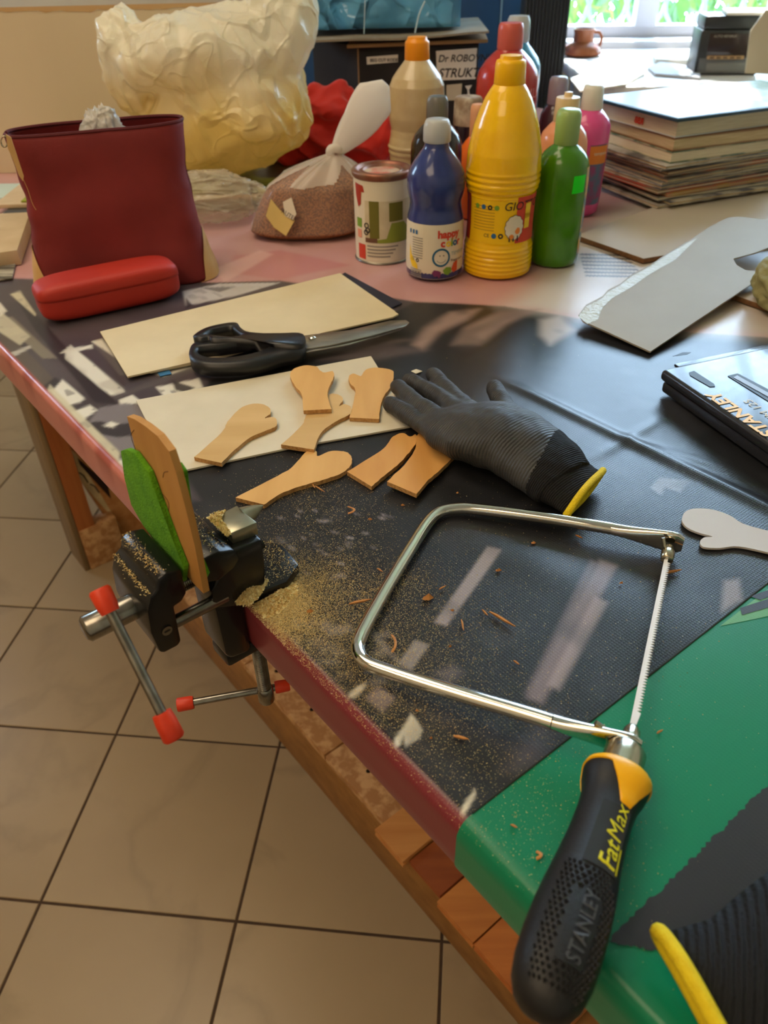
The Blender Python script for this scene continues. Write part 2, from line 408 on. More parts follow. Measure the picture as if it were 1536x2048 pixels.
def UVp(px, py, z=ZT):
    p = P(px, py, z); return p@UD, p@VN
def line_d(a, b):
    """signed distance of every grid point from the line a-b (pixels on the table) and position along it"""
    a = np.array(UVp(*a)); b = np.array(UVp(*b)); d = b-a; L = np.linalg.norm(d); d /= L
    return (UU-a[0])*d[1]-(VV-a[1])*d[0], ((UU-a[0])*d[0]+(VV-a[1])*d[1])/L
istop = (np.arange(nv) >= face_n)[None, :]
# soft folds of the vinyl
sd, t = line_d((985, 752), (1536, 1015)); ZZ += istop*.0022*np.exp(-(sd/.007)**2)*ss(-.05, .2, t)*ss(1.3, .9, t)
sd, t = line_d((1210, 905), (1320, 840)); ZZ += istop*.0012*np.exp(-(sd/.006)**2)*ss(-.4, .3, t)*ss(1.4, .7, t)
sd, t = line_d((1250, 880), (1420, 930)); ZZ += istop*.0010*np.exp(-(sd/.008)**2)*ss(-.4, .3, t)*ss(1.4, .7, t)
sd, t = line_d((840, 1010), (1180, 1180)); ZZ += istop*.0009*np.exp(-(sd/.02)**2)*ss(-.3, .4, t)*ss(1.3, .6, t)
ZZ += istop*.0005*(np.sin(UU*31+2*np.sin(VV*17))*np.sin(VV*27+1.3*np.sin(UU*13)))
XY = UU[..., None]*UD+VV[..., None]*VN
verts = XY.copy(); verts[..., 2] = ZT+ZZ
# the print --------------------------------------------------------------
def seen(c): return np.array(lin(c))
COLR = np.zeros((nu, nv, 3)); COLR[:] = lin((34, 35, 38))
def paint(mask, c, k=1.):
    mm = np.clip(mask*k, 0, 1)[..., None]; COLR[:] = COLR*(1-mm)+np.array(lin(c))*mm
def poly(pts, soft=.0015, z=ZT):
    """soft mask of a polygon given by points on the table"""
    q = np.array([UVp(a, b, z) for a, b in pts]); lo = q.min(0)-soft*2; hi = q.max(0)+soft*2
    iu = np.where((us >= lo[0]) & (us <= hi[0]))[0]; iv = np.where((PV >= lo[1]) & (PV <= hi[1]) & (np.arange(nv) >= face_n-4))[0]
    M = np.zeros((nu, nv))
    if len(iu) == 0 or len(iv) == 0: return M
    sl = np.ix_(iu, iv); X = UU[sl]; Y = VV[sl]; ins = np.zeros(X.shape, bool); dm = np.full(X.shape, 9.)
    for i in range(len(q)):
        a, b = q[i-1], q[i]; d = b-a; L2 = d@d+1e-15
        tt = np.clip(((X-a[0])*d[0]+(Y-a[1])*d[1])/L2, 0, 1)
        dm = np.minimum(dm, np.hypot(X-a[0]-tt*d[0], Y-a[1]-tt*d[1]))
        c = ((a[1] > Y) != (b[1] > Y)) & (X < (b[0]-a[0])*(Y-a[1])/(b[1]-a[1]+1e-15)+a[0]); ins ^= c
    M[sl] = ss(-soft, soft, np.where(ins, dm, -dm)); return M
def vnoise(s, seed=0):
    r = np.random.default_rng(seed); n = 64; g = r.random((n, n))
    x = UU*s; y = VV*s; i = np.floor(x).astype(int); j = np.floor(y).astype(int); fx = x-i; fy = y-j
    fx = fx*fx*(3-2*fx); fy = fy*fy*(3-2*fy); g_ = lambda a, b: g[a % n, b % n]
    return (g_(i, j)*(1-fx)+g_(i+1, j)*fx)*(1-fy)+(g_(i, j+1)*(1-fx)+g_(i+1, j+1)*fx)*fy
n1, n2, n3 = vnoise(18, 1), vnoise(45, 2), vnoise(110, 3)
# pink field towards the back, pale field to the right
pink = poly([(-400, 560), (430, 566), (560, 562), (700, 585), (830, 603), (1010, 612), (1120, 630), (1250, 655), (1420, 668), (1536, 675), (2600, 760), (2600, 60), (-400, 120)], .003)
paint(pink, (192, 142, 138)); paint(pink*np.clip((n1-.45)*4, 0, 1)*.3, (206, 168, 160))
paint(poly([(470, 512), (560, 500), (700, 530), (560, 560), (455, 545)], .006)*pink, (188, 120, 118), .7)
paint(poly([(425, 540), (520, 500), (545, 508), (450, 566)], .004)*pink, (220, 180, 170), .6)
pale = poly([(1010, 612), (1080, 560), (1120, 480), (1300, 380), (2600, 150), (2600, 760), (1536, 675), (1250, 655), (1120, 630)], .03)
paint(pale, (205, 192, 180)); 
for k in range(7):
    y0 = 507+k*7; paint(poly([(1158+k*2, y0), (1250+k*6, y0+3), (1255+k*6, y0+6), (1160+k*2, y0+3)], .0012), (45, 45, 50))
# grey and white architectural photograph on the left
bw = poly([(-700, 540), (430, 567), (560, 562), (830, 603), (640, 700), (420, 760), (330, 900), (400, 1000), (240, 1000), (-900, 420)], .004)
paint(bw, (80, 72, 76)); paint(bw*np.clip((n1-.4)*4, 0, 1), (62, 56, 62), .6)
W = (230, 226, 212); D = (44, 40, 46)
for pts, c in [
    ([(-30, 640), (0, 637), (25, 634), (115, 716), (85, 717), (15, 652)], (128, 120, 106)), ([(0, 655), (20, 668), (110, 760), (95, 785), (0, 690)], (92, 82, 74)),
    ([(-40, 620), (0, 622), (60, 672), (40, 690), (-40, 640)], (200, 195, 170)), ([(0, 605), (14, 622), (0, 634), (-30, 625)], W),
    ([(25, 588), (70, 660), (140, 745), (190, 805), (236, 808), (150, 715), (75, 630), (48, 588)], D),
    ([(20, 588), (40, 582), (72, 628), (70, 632)], (205, 198, 170)),
    ([(132, 698), (142, 690), (160, 705), (250, 775), (252, 787), (222, 791), (200, 775), (131, 718)], W),
    ([(182, 684), (205, 678), (255, 735), (270, 752), (240, 750)], W), ([(205, 680), (262, 755), (330, 795), (345, 795), (300, 765), (255, 750)], (100, 92, 96)),
    ([(142, 690), (180, 682), (300, 760), (330, 795), (270, 800), (236, 770)], (74, 68, 74)),
    ([(238, 800), (265, 790), (278, 800), (285, 806), (240, 812)], W),
    ([(101, 782), (125, 760), (170, 797), (160, 805), (135, 812), (112, 795)], W), ([(84, 775), (110, 755), (122, 762), (103, 785)], D),
    ([(130, 830), (180, 810), (195, 820), (165, 840), (150, 848), (200, 880), (215, 900), (225, 915), (205, 905), (140, 845)], W),
    ([(172, 850), (200, 815), (250, 806), (285, 812), (300, 840), (270, 900), (240, 905), (200, 885)], (128, 122, 126)),
    ([(175, 845), (200, 842), (230, 850), (260, 845), (270, 870), (235, 875), (200, 868)], D), ([(205, 852), (222, 843), (238, 848), (225, 855)], W),
    ([(225, 925), (245, 918), (250, 945), (240, 950)], W), ([(100, 770), (240, 905), (236, 935), (215, 920), (90, 790)], (206, 198, 170)),
    ([(185, 690), (130, 700), (120, 706), (140, 706), (185, 697)], W), ([(20, 706), (60, 690), (62, 695), (30, 712)], (190, 186, 176)),
    ([(300, 745), (420, 720), (430, 728), (330, 755)], W), ([(312, 775), (398, 757), (406, 775), (330, 795)], W), ([(345, 762), (390, 775), (370, 785), (350, 780)], D),
    ([(225, 792), (380, 735), (440, 722), (440, 730), (350, 757), (230, 800)], (88, 82, 84)),
    ([(365, 583), (440, 568), (560, 565), (480, 590), (372, 612)], (196, 190, 186)), ([(372, 596), (385, 610), (372, 618)], D), ([(400, 576), (470, 574), (440, 585)], (110, 105, 105)),
]: paint(poly(pts, .0022)*(pink < .5), c, .92)
bright = np.clip((COLR.mean(-1)-.35)*4, 0, 1)*bw; paint(bright*np.clip((n2-.55)*5, 0, 1), (170, 160, 146), .5); paint(bright*np.clip((n3-.72)*8, 0, 1), (90, 84, 84), .6)
# pale blurred figure shapes in the dark field
dark_fig = [([(825, 690), (850, 655), (900, 625), (960, 618), (935, 640), (880, 665), (845, 700)], (168, 140, 130)),
            ([(905, 690), (930, 655), (1000, 622), (1080, 618), (1010, 650), (960, 690)], (150, 126, 118)), ([(1080, 640), (1120, 632), (1150, 660), (1100, 690), (1080, 670)], (190, 178, 170)),
            ([(600, 700), (720, 668), (830, 680), (700, 705)], (98, 86, 84)), ([(640, 720), (780, 690), (860, 700), (760, 720)], (88, 76, 76))]
for pts, c in dark_fig: paint(poly(pts, .008), c, .8)
# light bars and scraps of the dark print
for pts, c, k, s in [
    ([(868, 1245), (893, 1252), (1003, 1102), (975, 1095)], (158, 148, 150), .85, .0016),
    ([(1052, 1395), (1085, 1408), (1235, 1130), (1200, 1118)], (140, 126, 130), .7, .003), ([(1095, 1370), (1118, 1380), (1215, 1205), (1190, 1195)], (176, 160, 160), .55, .003),
    ([(1050, 1385), (1072, 1392), (1195, 1125), (1182, 1118)], (120, 108, 112), .6, .003),
    ([(797, 1325), (822, 1342), (858, 1290), (830, 1280)], (150, 142, 140), .8, .0016), ([(748, 1260), (800, 1320), (812, 1330), (806, 1338), (742, 1272)], (128, 122, 122), .6, .002),
    ([(730, 1395), (765, 1425), (790, 1395), (757, 1372)], (140, 126, 126), .75, .002), ([(872, 1345), (905, 1330), (925, 1345), (895, 1370)], (120, 110, 112), .5, .005),
    ([(812, 1460), (800, 1490), (786, 1500), (790, 1475), (806, 1455)], (224, 220, 206), .95, .0012), ([(806, 1455), (822, 1428), (830, 1436), (846, 1460), (838, 1478), (810, 1492)], (226, 222, 208), .95, .0012),
    ([(693, 1392), (715, 1372), (735, 1365), (720, 1385), (706, 1395)], (216, 208, 192), .9, .0015),
    ([(915, 1635), (930, 1605), (950, 1578), (952, 1590), (935, 1620), (920, 1640)], (236, 226, 200), .95, .001),
    ([(1442, 1225), (1448, 1162), (1478, 1158), (1484, 1200)], (150, 140, 142), .7, .003),
    ([(1300, 975), (1320, 955), (1380, 962), (1360, 985), (1330, 975), (1322, 990)], (150, 150, 156), .5, .002),
    ([(1010, 1540), (1060, 1470), (1110, 1420), (1090, 1500), (1040, 1545)], (104, 98, 104), .45, .01),
]: paint(poly(pts, s), c, k)
r_ = np.random.default_rng(11)
for i in range(46):
    x, y = r_.uniform(545, 780), r_.uniform(1015, 1180)
    if x > 700 and y > 1120: continue
    a, b = r_.uniform(5, 16), r_.uniform(3, 6)
    paint(poly([(x, y), (x+a, y+b*.4), (x+a+5, y+b), (x+a*.4, y+b*.9)], .0012), (176, 166, 168), r_.uniform(.3, .85))
for i in range(34):
    x, y = r_.uniform(560, 760), r_.uniform(1240, 1400)
    a, b = r_.uniform(10, 30), r_.uniform(6, 16)
    if y < 1240+(x-560)*-.3: continue
    paint(poly([(x, y), (x+a, y-b*.5), (x+a+6, y+b*.4), (x+a*.3, y+b)], .003), (150, 142, 140), r_.uniform(.15, .5))
paint(istop*np.clip((n2-.62)*3, 0, 1)*(pink < .5)*(bw < .5), (58, 58, 62), .5)
# the crimson-pink hem on the front face
hem = np.clip(1-ss(V0+.004, V0+.0085, VV), 0, 1); kk = ss(.30, .62, UU)
paint(hem, (122, 44, 52)); paint(hem*kk, (196, 118, 106)); 
st = np.clip((vnoise(60, 9)[:, :1]-.45)*3, 0, 1)*np.ones((1, nv)); paint(hem*kk*st*ss(-.036, -.004, ZZ), (150, 66, 58), .75)
paint(hem*(np.exp(-((UU-.085)/.006)**2)+np.exp(-((UU-.015-.6*ZZ)/.006)**2)), (206, 160, 150), .6)
me = bpy.data.meshes.new('printed_sheet')
idx = np.arange(nu*nv).reshape(nu, nv); q = np.stack([idx[:-1, :-1], idx[:-1, 1:], idx[1:, 1:], idx[1:, :-1]], -1).reshape(-1, 4)
me.vertices.add(nu*nv); me.vertices.foreach_set('co', verts.reshape(-1).astype(np.float32))
me.loops.add(len(q)*4); me.loops.foreach_set('vertex_index', q.reshape(-1).astype(np.int32))
me.polygons.add(len(q)); me.polygons.foreach_set('loop_start', (np.arange(len(q))*4).astype(np.int32))
me.update(); me.validate()
ca = me.color_attributes.new('print', 'FLOAT_COLOR', 'POINT')
ca.data.foreach_set('color', np.concatenate([COLR.reshape(-1, 3), np.ones((nu*nv, 1))], 1).reshape(-1).astype(np.float32))
me.shade_smooth()
def vinyl(name, attr=None, c=(20, 130, 92), rough=.30, bump=.35):
    m = mat(name, c, rough=rough, spec=.5); nt = m.node_tree; N = nt.nodes; L = nt.links; b = N['Principled BSDF']
    if attr:
        a = N.new('ShaderNodeAttribute'); a.attribute_name = attr; L.new(a.outputs['Color'], b.inputs['Base Color'])
    tc = N.new('ShaderNodeTexCoord'); mp = N.new('ShaderNodeMapping'); mp.inputs['Rotation'].default_value = (0, 0, math.radians(-38.4))
    L.new(tc.outputs['Object'], mp.inputs[0])
    hs = []
    for ax in ('X', 'Y'):   # woven scrim under the vinyl
        w = N.new('ShaderNodeTexWave'); w.wave_type = 'BANDS'; w.bands_direction = ax; w.inputs['Scale'].default_value = 145; L.new(mp.outputs[0], w.inputs[0]); hs.append(w.outputs['Fac'])
    mu = N.new('ShaderNodeMath'); mu.operation = 'MULTIPLY'; L.new(hs[0], mu.inputs[0]); L.new(hs[1], mu.inputs[1])
    nz = N.new('ShaderNodeTexNoise'); nz.inputs['Scale'].default_value = 28; L.new(tc.outputs['Object'], nz.inputs[0])
    ad = N.new('ShaderNodeMath'); ad.operation = 'MULTIPLY_ADD'; ad.inputs[1].default_value = 1.5; L.new(nz.outputs[0], ad.inputs[0]); L.new(mu.outputs[0], ad.inputs[2])
    bp = N.new('ShaderNodeBump'); bp.inputs['Strength'].default_value = bump; bp.inputs['Distance'].default_value = .0006
    L.new(ad.outputs[0], bp.inputs['Height']); L.new(bp.outputs[0], b.inputs['Normal'])
    return m
cv = thing('table_cover', 'glossy printed vinyl banner covering the table, dark photographs, pink field and green end', 'table cover', uvw(.75, .95, 0))
mko('printed_sheet', me, vinyl('printed_vinyl', 'print', rough=.31, bump=.13), cv)
# green banner laid over the near end, with a ragged black print corner
M_green = vinyl('green_vinyl', None, (0, 124, 86), .33, .05)
S0 = np.array(UVp(915, 1652)); S1 = np.array(UVp(1536, 1168)); sdir = S1-S0
seam = lambda v: S0[0]+sdir[0]*(v-S0[1])/sdir[1]
gv = [p for p in prof]+[(v, 0) for v in np.linspace(V0+.012, V1, 60)]
V = []; F = []; n_u = 34
for i, (v, z) in enumerate(gv):
    ue = seam(v)+ (rnoise((v*40, 0, 0), 1.)*.0012)
    for k in range(n_u):
        t = k/(n_u-1); u = ue+(U0-ue)*t
        off = .0009
        if z < -.008: p = uvw(u, v-off, z)
        else: p = uvw(u, v, z+off)
        V.append(p)
for i in range(len(gv)-1):
    for k in range(n_u-1): F.append((i*n_u+k, i*n_u+k+1, (i+1)*n_u+k+1, (i+1)*n_u+k))
mk('green_sheet', V, F, M_green, cv, smooth=True)
seam_pts = [uvw(seam(v), v, .0012) for v in np.linspace(V0+.01, 1.2, 40)]
M_seam = mat('dark_seam_thread', (38, 40, 30), rough=.8)
tube('seam', seam_pts, .0006, M_seam, cv, seg=5)
# ragged black print: jagged outline on the green sheet
M_blackv = vinyl('black_vinyl', None, (44, 43, 46), .36, .05)
def jag(a, b, n, amp, seed):
    r = np.random.default_rng(seed); a, b = np.array(UVp(*a)), np.array(UVp(*b)); d = (b-a); L = np.linalg.norm(d); nn = np.array([-d[1], d[0]])/L
    return [a+d*(i/n)+nn*r.uniform(-amp, amp) for i in range(n)]
out = jag((1536+260, 1318), (1212, 1886), 130, .0010, 5)+jag((1212, 1886), (1420, 1925), 34, .0006, 6)+[np.array(UVp(1700, 1990)), np.array(UVp(1900, 1400))]
mk('black_print', [uvw(p[0], p[1], .0014) for p in out], [tuple(range(len(out)))], M_blackv, cv)
for k, pts in enumerate(([(1480, 1216), (1560, 1190), (1580, 1202), (1484, 1230)], [(1500, 1192), (1560, 1172), (1580, 1180), (1520, 1200)])):
    mk('print_stripe', [P(*q, ZT+.0015) for q in pts], [tuple(range(4))], M_blackv, cv)
M_paleg = vinyl('pale_green_vinyl', None, (96, 160, 104), .33, .05)
mk('print_stripe', [P(*q, ZT+.0012) for q in [(1440, 1252), (1536, 1178), (1640, 1130), (1640, 1210), (1500, 1240)]], [tuple(range(5))], M_paleg, cv)

# ---- low pallet under the table with loose tongue-and-groove boards
pa = thing('floor_pallet', 'low wooden pallet with chipboard deck on the tiles under the table edge', 'pallet', uvw(.55, .55, -ZT))
M_str = wood('pallet_stringer_wood', (160, 112, 58), (136, 92, 44), axis=1, scale=6)
def zf(z): return z-ZT
c0 = .365
for v in (c0, c0+.32, c0+.66):
    box('stringer', uvw(.04, v, zf(0)), UD*1.16, VN*.075, Z3*.108, M_str, pa, bevel=.003)
ulist = [(.10, .33), (.333, .485), (.488, .80), (.803, 1.02), (1.023, 1.2)]
usm = float(UVp(649, 1512, .123)[0])
for a, b in ((.30, usm-.0015), (usm+.0015, usm+.24), (usm+.243, usm+.52), (usm+.523, 1.16)):
    o = box('deck_board', uvw(a, c0+.0005, zf(.1085)), UD*(b-a), VN*.74, Z3*.016, M_osb, pa, bevel=.0012)
    for q in (.35, .8):
        lathe('screw', [(.0035, 0), (.0035, .0006)], uvw(a+(b-a)*q, c0+.035, zf(.1246)), mat('dark_screw', (50, 44, 40), rough=.4, metal=.8), pa, seg=10)
# loose boards lying across the near part, grooved side outwards
edge_px = [(743, 1661), (797, 1732), (853, 1812), (931, 1902), (1012, 1998), (1100, 2100)]
tones = [((214, 150, 84), (190, 122, 60)), ((168, 92, 44), (140, 70, 32)), ((208, 134, 66), (178, 104, 46)), ((206, 126, 60), (180, 100, 44)), ((204, 128, 64), (180, 102, 46))]
labels = ['pale tongue-and-groove board offcut beside the chipboard deck', 'dark reddish board offcut sunk between the pale ones', 'orange grooved board offcut on the pallet next to the dark reddish one',
          'grooved board offcut under the green cover end', 'grooved board offcut below the saw handle']
for k in range(5):
    ua = float(UVp(*edge_px[k], .142)[0]); ub = float(UVp(*edge_px[k+1], .142)[0])
    zt = .1415 if k != 1 else .134; vv = c0-.022 if k != 1 else c0-.012
    if k == 2: ua -= .003
    lo, hi = min(ua, ub)+.0012, max(ua, ub)-.0012
    m_ = wood('board_wood_%d' % k, *tones[k], axis=0, scale=5)
    bt = thing('wood_board', labels[k], 'board', uvw((lo+hi)/2, vv+.25, zf(.125)), 'loose boards on the pallet')
    zb = .1255; h = zt-zb
    # board section with a groove along the visible end
    sec = [(0, 0), (0, h*.3), (.006, h*.3), (.006, h*.62), (0, h*.62), (0, h), (.45, h), (.45, 0)]
    n = len(sec); V = [uvw(lo, vv+a, zf(zb+b)) for a, b in sec]+[uvw(hi, vv+a, zf(zb+b)) for a, b in sec]
    F = [tuple(range(n))[::-1], tuple(range(n, 2*n))]+[(i, (i+1) % n, n+(i+1) % n, n+i) for i in range(n)]
    bm = bm_of(V, F); bmk('board', bm, m_, bt)
# ---- upright pallet standing as the far support
up = thing('upright_pallet', 'wooden pallet standing upright under the far table edge, with a printed paper strip', 'pallet', uvw(1.48, .4, -ZT))
M_or = wood('pallet_orange_wood', (186, 112, 56), (158, 86, 38), axis=2, scale=5)
ztop = ZT-TT-.004
f0 = UVp(141, 1108, 0); f1 = UVp(175, 1142, 0)
box('post', uvw(f1[0], f1[1]-.004, zf(0)), UD*.086, VN*.012, Z3*ztop, M_post, up, bevel=.002)
box('block', uvw(f1[0], f1[1]+.0085, zf(0)), UD*.08, VN*.038, Z3*ztop, M_or, up, bevel=.002)
box('deck_board', uvw(f1[0]+.03, f1[1]+.047, zf(.0)), UD*.02, VN*.5, Z3*.10, M_pine, up, bevel=.002)
box('deck_board', uvw(f1[0]+.03, f1[1]+.047, zf(.52)), UD*.02, VN*.5, Z3*.20, M_pine, up, bevel=.002)
box('foot_block', uvw(f1[0]-.002, f1[1]+.0087, zf(0)), UD*.03, VN*.085, Z3*.11, M_osb, up, bevel=.002)
pu = f1[0]+.028
def on_u(px, py, u): 
    q = PL(px, py, UD, u); return q
brd = [on_u(*q, pu) for q in [(138, 870), (262, 1045), (262, 1130), (240, 1070), (150, 950)]]
slab('brace_board', [on_u(*q, pu) for q in [(110, 850), (268, 1020), (268, 1140), (238, 1075), (140, 930)]], UD, .016, M_pine, up)
slab('paper_strip', [on_u(*q, pu-.0006) for q in [(141, 898), (152, 908), (246, 1062), (240, 1052), (158, 960)]]+[on_u(143, 915, pu-.0006)], UD, .0004, mat('printed_paper', (214, 190, 140), (186, 162, 118), scale=40), up)
slab('gap', [on_u(*q, pu-.0008) for q in [(154, 915), (215, 968), (222, 998), (160, 930)]], UD, .0004, mat('gap_shade', (40, 20, 12), rough=.9), up)  # dark sheet painting the shade of an opening between the boards
for q0, q1 in (((158, 945), (176, 965)), ((180, 968), (198, 985))):
    tube('print_mark', [on_u(*q0, pu-.001), on_u((q0[0]+q1[0])/2, (q0[1]+q1[1])/2-4, pu-.001), on_u(*q1, pu-.001)], .0016, mat('print_ink', (60, 44, 38), rough=.8), up, seg=5)
# ================================================================ COPING SAW
M_chrome = mat('polished_chrome', (214, 212, 204), rough=.07, metal=1)
M_nickel = mat('nickel_plate', (196, 188, 168), (176, 166, 146), scale=120, rough=.22, metal=1)
M_blade = mat('white_coated_blade', (226, 228, 230), rough=.35)
M_rub = mat('black_soft_rubber', (18, 18, 20), (23, 23, 25), scale=60, rough=.48, bump=.08, bscale=600)
M_rubg = mat('black_gloss_plastic', (40, 40, 44), rough=.22)
M_yel = mat('yellow_hard_plastic', (246, 178, 4), rough=.35)
M_yelt = mat('yellow_print', (214, 204, 10), rough=.5)
saw = thing('coping_saw', 'coping saw with chrome bow frame, white toothed blade and black rubber handle', 'saw', P(1060, 1300))
zA, zB, zC = ZT+.0175, ZT+.0110, ZT+.0068      # handle end, far end, bow back
Pa = lambda x, y, z: P(x, y, z)
bow = [Pa(1222, 1057, zB), Pa(1180, 1050, zB), Pa(1080, 1034, zB*.7+zC*.3), Pa(960, 1019, zC+.001), Pa(915, 1017, zC+.0005), Pa(880, 1024, zC), Pa(855, 1046, zC), Pa(825, 1092, zC), Pa(780, 1165, zC), Pa(735, 1245, zC+.0005),
       Pa(719, 1279, zC+.001), Pa(716, 1302, zC+.0015), Pa(732, 1325, zC+.002), Pa(780, 1344, zC+.003), Pa(900, 1382, (zA+zC)/2), Pa(1030, 1421, zA-.003), Pa(1105, 1444, zA-.001)]
pth = smooth_path(bow, 6)
fr = tube('bow_frame', pth, .0046, M_chrome, saw, seg=18)
# flattened ends of the bow
def paddle(p0, p1, w0, w1, th, nm):
    a, b = np.array(p0), np.array(p1); d = b-a; L = np.linalg.norm(d); d /= L
    V = []; F = []; seg = 16; n = 12; up_ = Z3
    side = np.cross(up_, d); side /= np.linalg.norm(side)
    for i in range(n+1):
        t = i/n; s = t*t*(3-2*t); hw = w0+(w1-w0)*s; ht = w0+(th-w0)*s
        if i >= n-2: hw *= (1, .93, .62)[i-(n-2)]
        for k in range(seg):
            q = 2*math.pi*k/seg; e_ = 1-.4*s; V.append(a+d*L*t+up_*math.copysign(abs(math.cos(q))**e_, math.cos(q))*hw+side*math.copysign(abs(math.sin(q))**e_, math.sin(q))*ht)
    for i in range(n):
        for k in range(seg): F.append((i*seg+k, i*seg+(k+1) % seg, (i+1)*seg+(k+1) % seg, (i+1)*seg+k))
    F.append(tuple(n*seg+k for k in range(seg)))
    return mk(nm, V, F, M_chrome, fr, smooth=.8)
e1 = Pa(1366, 1089, zB+.001); paddle(bow[0], e1, .0046, .0095, .0022, 'flat_end')
e2 = Pa(1281, 1496, zA+.001); paddle(bow[-1], e2, .0046, .0090, .0022, 'flat_end')
# blade
A = Pa(1335, 1112, zB+.001); B = Pa(1264, 1460, zA+.001)
bd = B-A; BL = np.linalg.norm(bd); bd /= BL; bs = np.cross(bd, Z3); bs /= np.linalg.norm(bs)
if (pj(A+bs)[0] < pj(A)[0]): bs = -bs
bs = bs*.82+Z3*.30; bs /= np.linalg.norm(bs)
nt_ = 62; outl = [A-bs*.0016]
top_ = [A-bs*.0016, A+bs*.0013]
for i in range(nt_):
    t0 = .05+.88*i/nt_; t1 = .05+.88*(i+1)/nt_
    top_ += [A+bd*BL*t0+bs*.0008, A+bd*BL*(t0*.3+t1*.7)+bs*.0031]
top_ += [B+bs*.0013, B-bs*.0016]
nrm = np.cross(bd, bs)
slab('blade', top_, nrm, .0006, M_blade, saw)
# pins, levers and ferrule
ax = bd
tube('blade_holder', [A-ax*.010, A-ax*.006, A-ax*.004, A+ax*.004, A+ax*.005], [.0034, .0040, .0048, .0044, .0030], M_nickel, saw, seg=16)
tube('lever_pin', [A-ax*.004+Z3*.001, A-ax*.005-bs*.004+Z3*.006, A-ax*.007-bs*.006+Z3*.012], .0014, M_nickel, saw, seg=8)
tube('blade_holder', [B-ax*.002, B+ax*.001, B+ax*.006, B+ax*.011], [.0032, .0046, .0052, .0054], M_nickel, saw, seg=16)
tube('lever_pin', [B+ax*.009, Pa(1215, 1462, zA+.004), Pa(1190, 1447, zA+.007)], [.0016, .0017, .0022], M_nickel, saw, seg=10)
# handle axis
H0 = Pa(1256, 1490, zA+.0005); H1 = Pa(1080, 2022, ZT+.0235)
hd = H1-H0; HL = np.linalg.norm(hd); hd /= HL
hs = np.cross(hd, Z3); hs /= np.linalg.norm(hs); hu = np.cross(hs, hd)
if pj(H0+hs*.01)[0] < pj(H0)[0]: hs = -hs
tube('ferrule', [H0+hd*.004, H0+hd*.0055, H0+hd*.012, H0+hd*.024, H0+hd*.034], [.0100, .0108, .0109, .0114, .0116], M_nickel, saw, seg=28)
def hsec(t):   # half width, half height along the handle (t = metres from H0)
    tb_ = [(.018, .0150, .0140), (.020, .0172, .0160), (.024, .0180, .0166), (.030, .0172, .0160), (.038, .0150, .0142), (.050, .0142, .0136), (.068, .0146, .0140), (.085, .0158, .0150), (.100, .0172, .0162),
           (.116, .0182, .0170), (.132, .0184, .0172), (.145, .0178, .0166), (.155, .0160, .0150), (.162, .0128, .0122), (.166, .0085, .008), (.168, .0030, .003)]
    for (a, w0, h0), (b, w1, h1) in zip(tb_[:-1], tb_[1:]):
        if t <= b:
            k = (t-a)/(b-a); k = max(0, k); return w0+(w1-w0)*k, h0+(h1-h0)*k
    return tb_[-1][1:]
SCL = HL/.171
TS_ = [.018, .0188, .020, .022, .024, .027, .030, .034, .038, .044, .050, .058, .068, .076, .085, .092, .100, .108, .116, .124, .132, .139, .145, .150, .155, .159, .162, .1645, .166, .1672, .168]
def hpt(t, q, off=0.):
    w, h = hsec(t); w *= SCL**.3; h *= SCL**.3
    c, s = math.cos(q), math.sin(q); c = math.copysign(abs(c)**.86, c); s = math.copysign(abs(s)**.86, s)
    n_ = hs*c/w+hu*s/h; n_ /= np.linalg.norm(n_)
    return H0+hd*(t*SCL+.0058)+hs*c*w+hu*s*h+n_*off
seg = 48; V = [hpt(t, 2*math.pi*k/seg) for t in TS_ for k in range(seg)]; n = len(TS_)
F = [(i*seg+k, i*seg+(k+1) % seg, (i+1)*seg+(k+1) % seg, (i+1)*seg+k) for i in range(n-1) for k in range(seg)]+[tuple(range(seg))[::-1], tuple((n-1)*seg+k for k in range(seg))]
hdl = mk('handle', V, F, M_rub, saw, smooth=True)
# yellow collar with tongues running down the grip
V = []; F = []; ns = 64; rows = 14
for k in range(ns):
    q = 2*math.pi*k/ns; qd = math.degrees(q) % 360
    d1 = abs((qd-58+180) % 360-180); d2 = abs((qd-238+180) % 360-180); d = min(d1, d2)
    end = .0235+.0235*max(0, 1-max(0, d-14)/30)**1.0
    for j in range(rows): V.append(hpt(.0175+(end-.0175)*j/(rows-1), q, .0009 if j < rows-1 else -.0002))
for k in range(ns):
    for j in range(rows-1):
        a, b = k*rows+j, ((k+1) % ns)*rows+j; F.append((a, b, b+1, a+1))
F.append(tuple(k*rows for k in range(ns)))
mk('collar', V, F, M_yel, hdl, smooth=.9)
# glossy badge with the name, knurl pads and embossed maker's plate
def surf(name, pts, off, material, par, th=.0008):
    """pts: grid rows of (t,q)"""
    nr, nc = len(pts), len(pts[0]); V = [hpt(t, q, off) for row in pts for t, q in row]+[hpt(t, q, off-th) for row in pts for t, q in row]
    F = [(i*nc+j, i*nc+j+1, (i+1)*nc+j+1, (i+1)*nc+j) for i in range(nr-1) for j in range(nc-1)]; o_ = nr*nc
    b = [(0, j) for j in range(nc)]+[(i, nc-1) for i in range(1, nr)]+[(nr-1, j) for j in range(nc-2, -1, -1)]+[(i, 0) for i in range(nr-2, 0, -1)]
    idx_ = [i*nc+j for i, j in b]
    for a, c in zip(idx_, idx_[1:]+idx_[:1]): F.append((a, a+o_, c+o_, c))
    return mk(name, V, F, material, par, smooth=.6)
q0_, q1_ = math.radians(40), math.radians(98)
badge = surf('name_badge', [[(.0495+.0425*i/10, q0_+(q1_-q0_)*j/8) for j in range(9)] for i in range(11)], .0006, M_rubg, hdl)
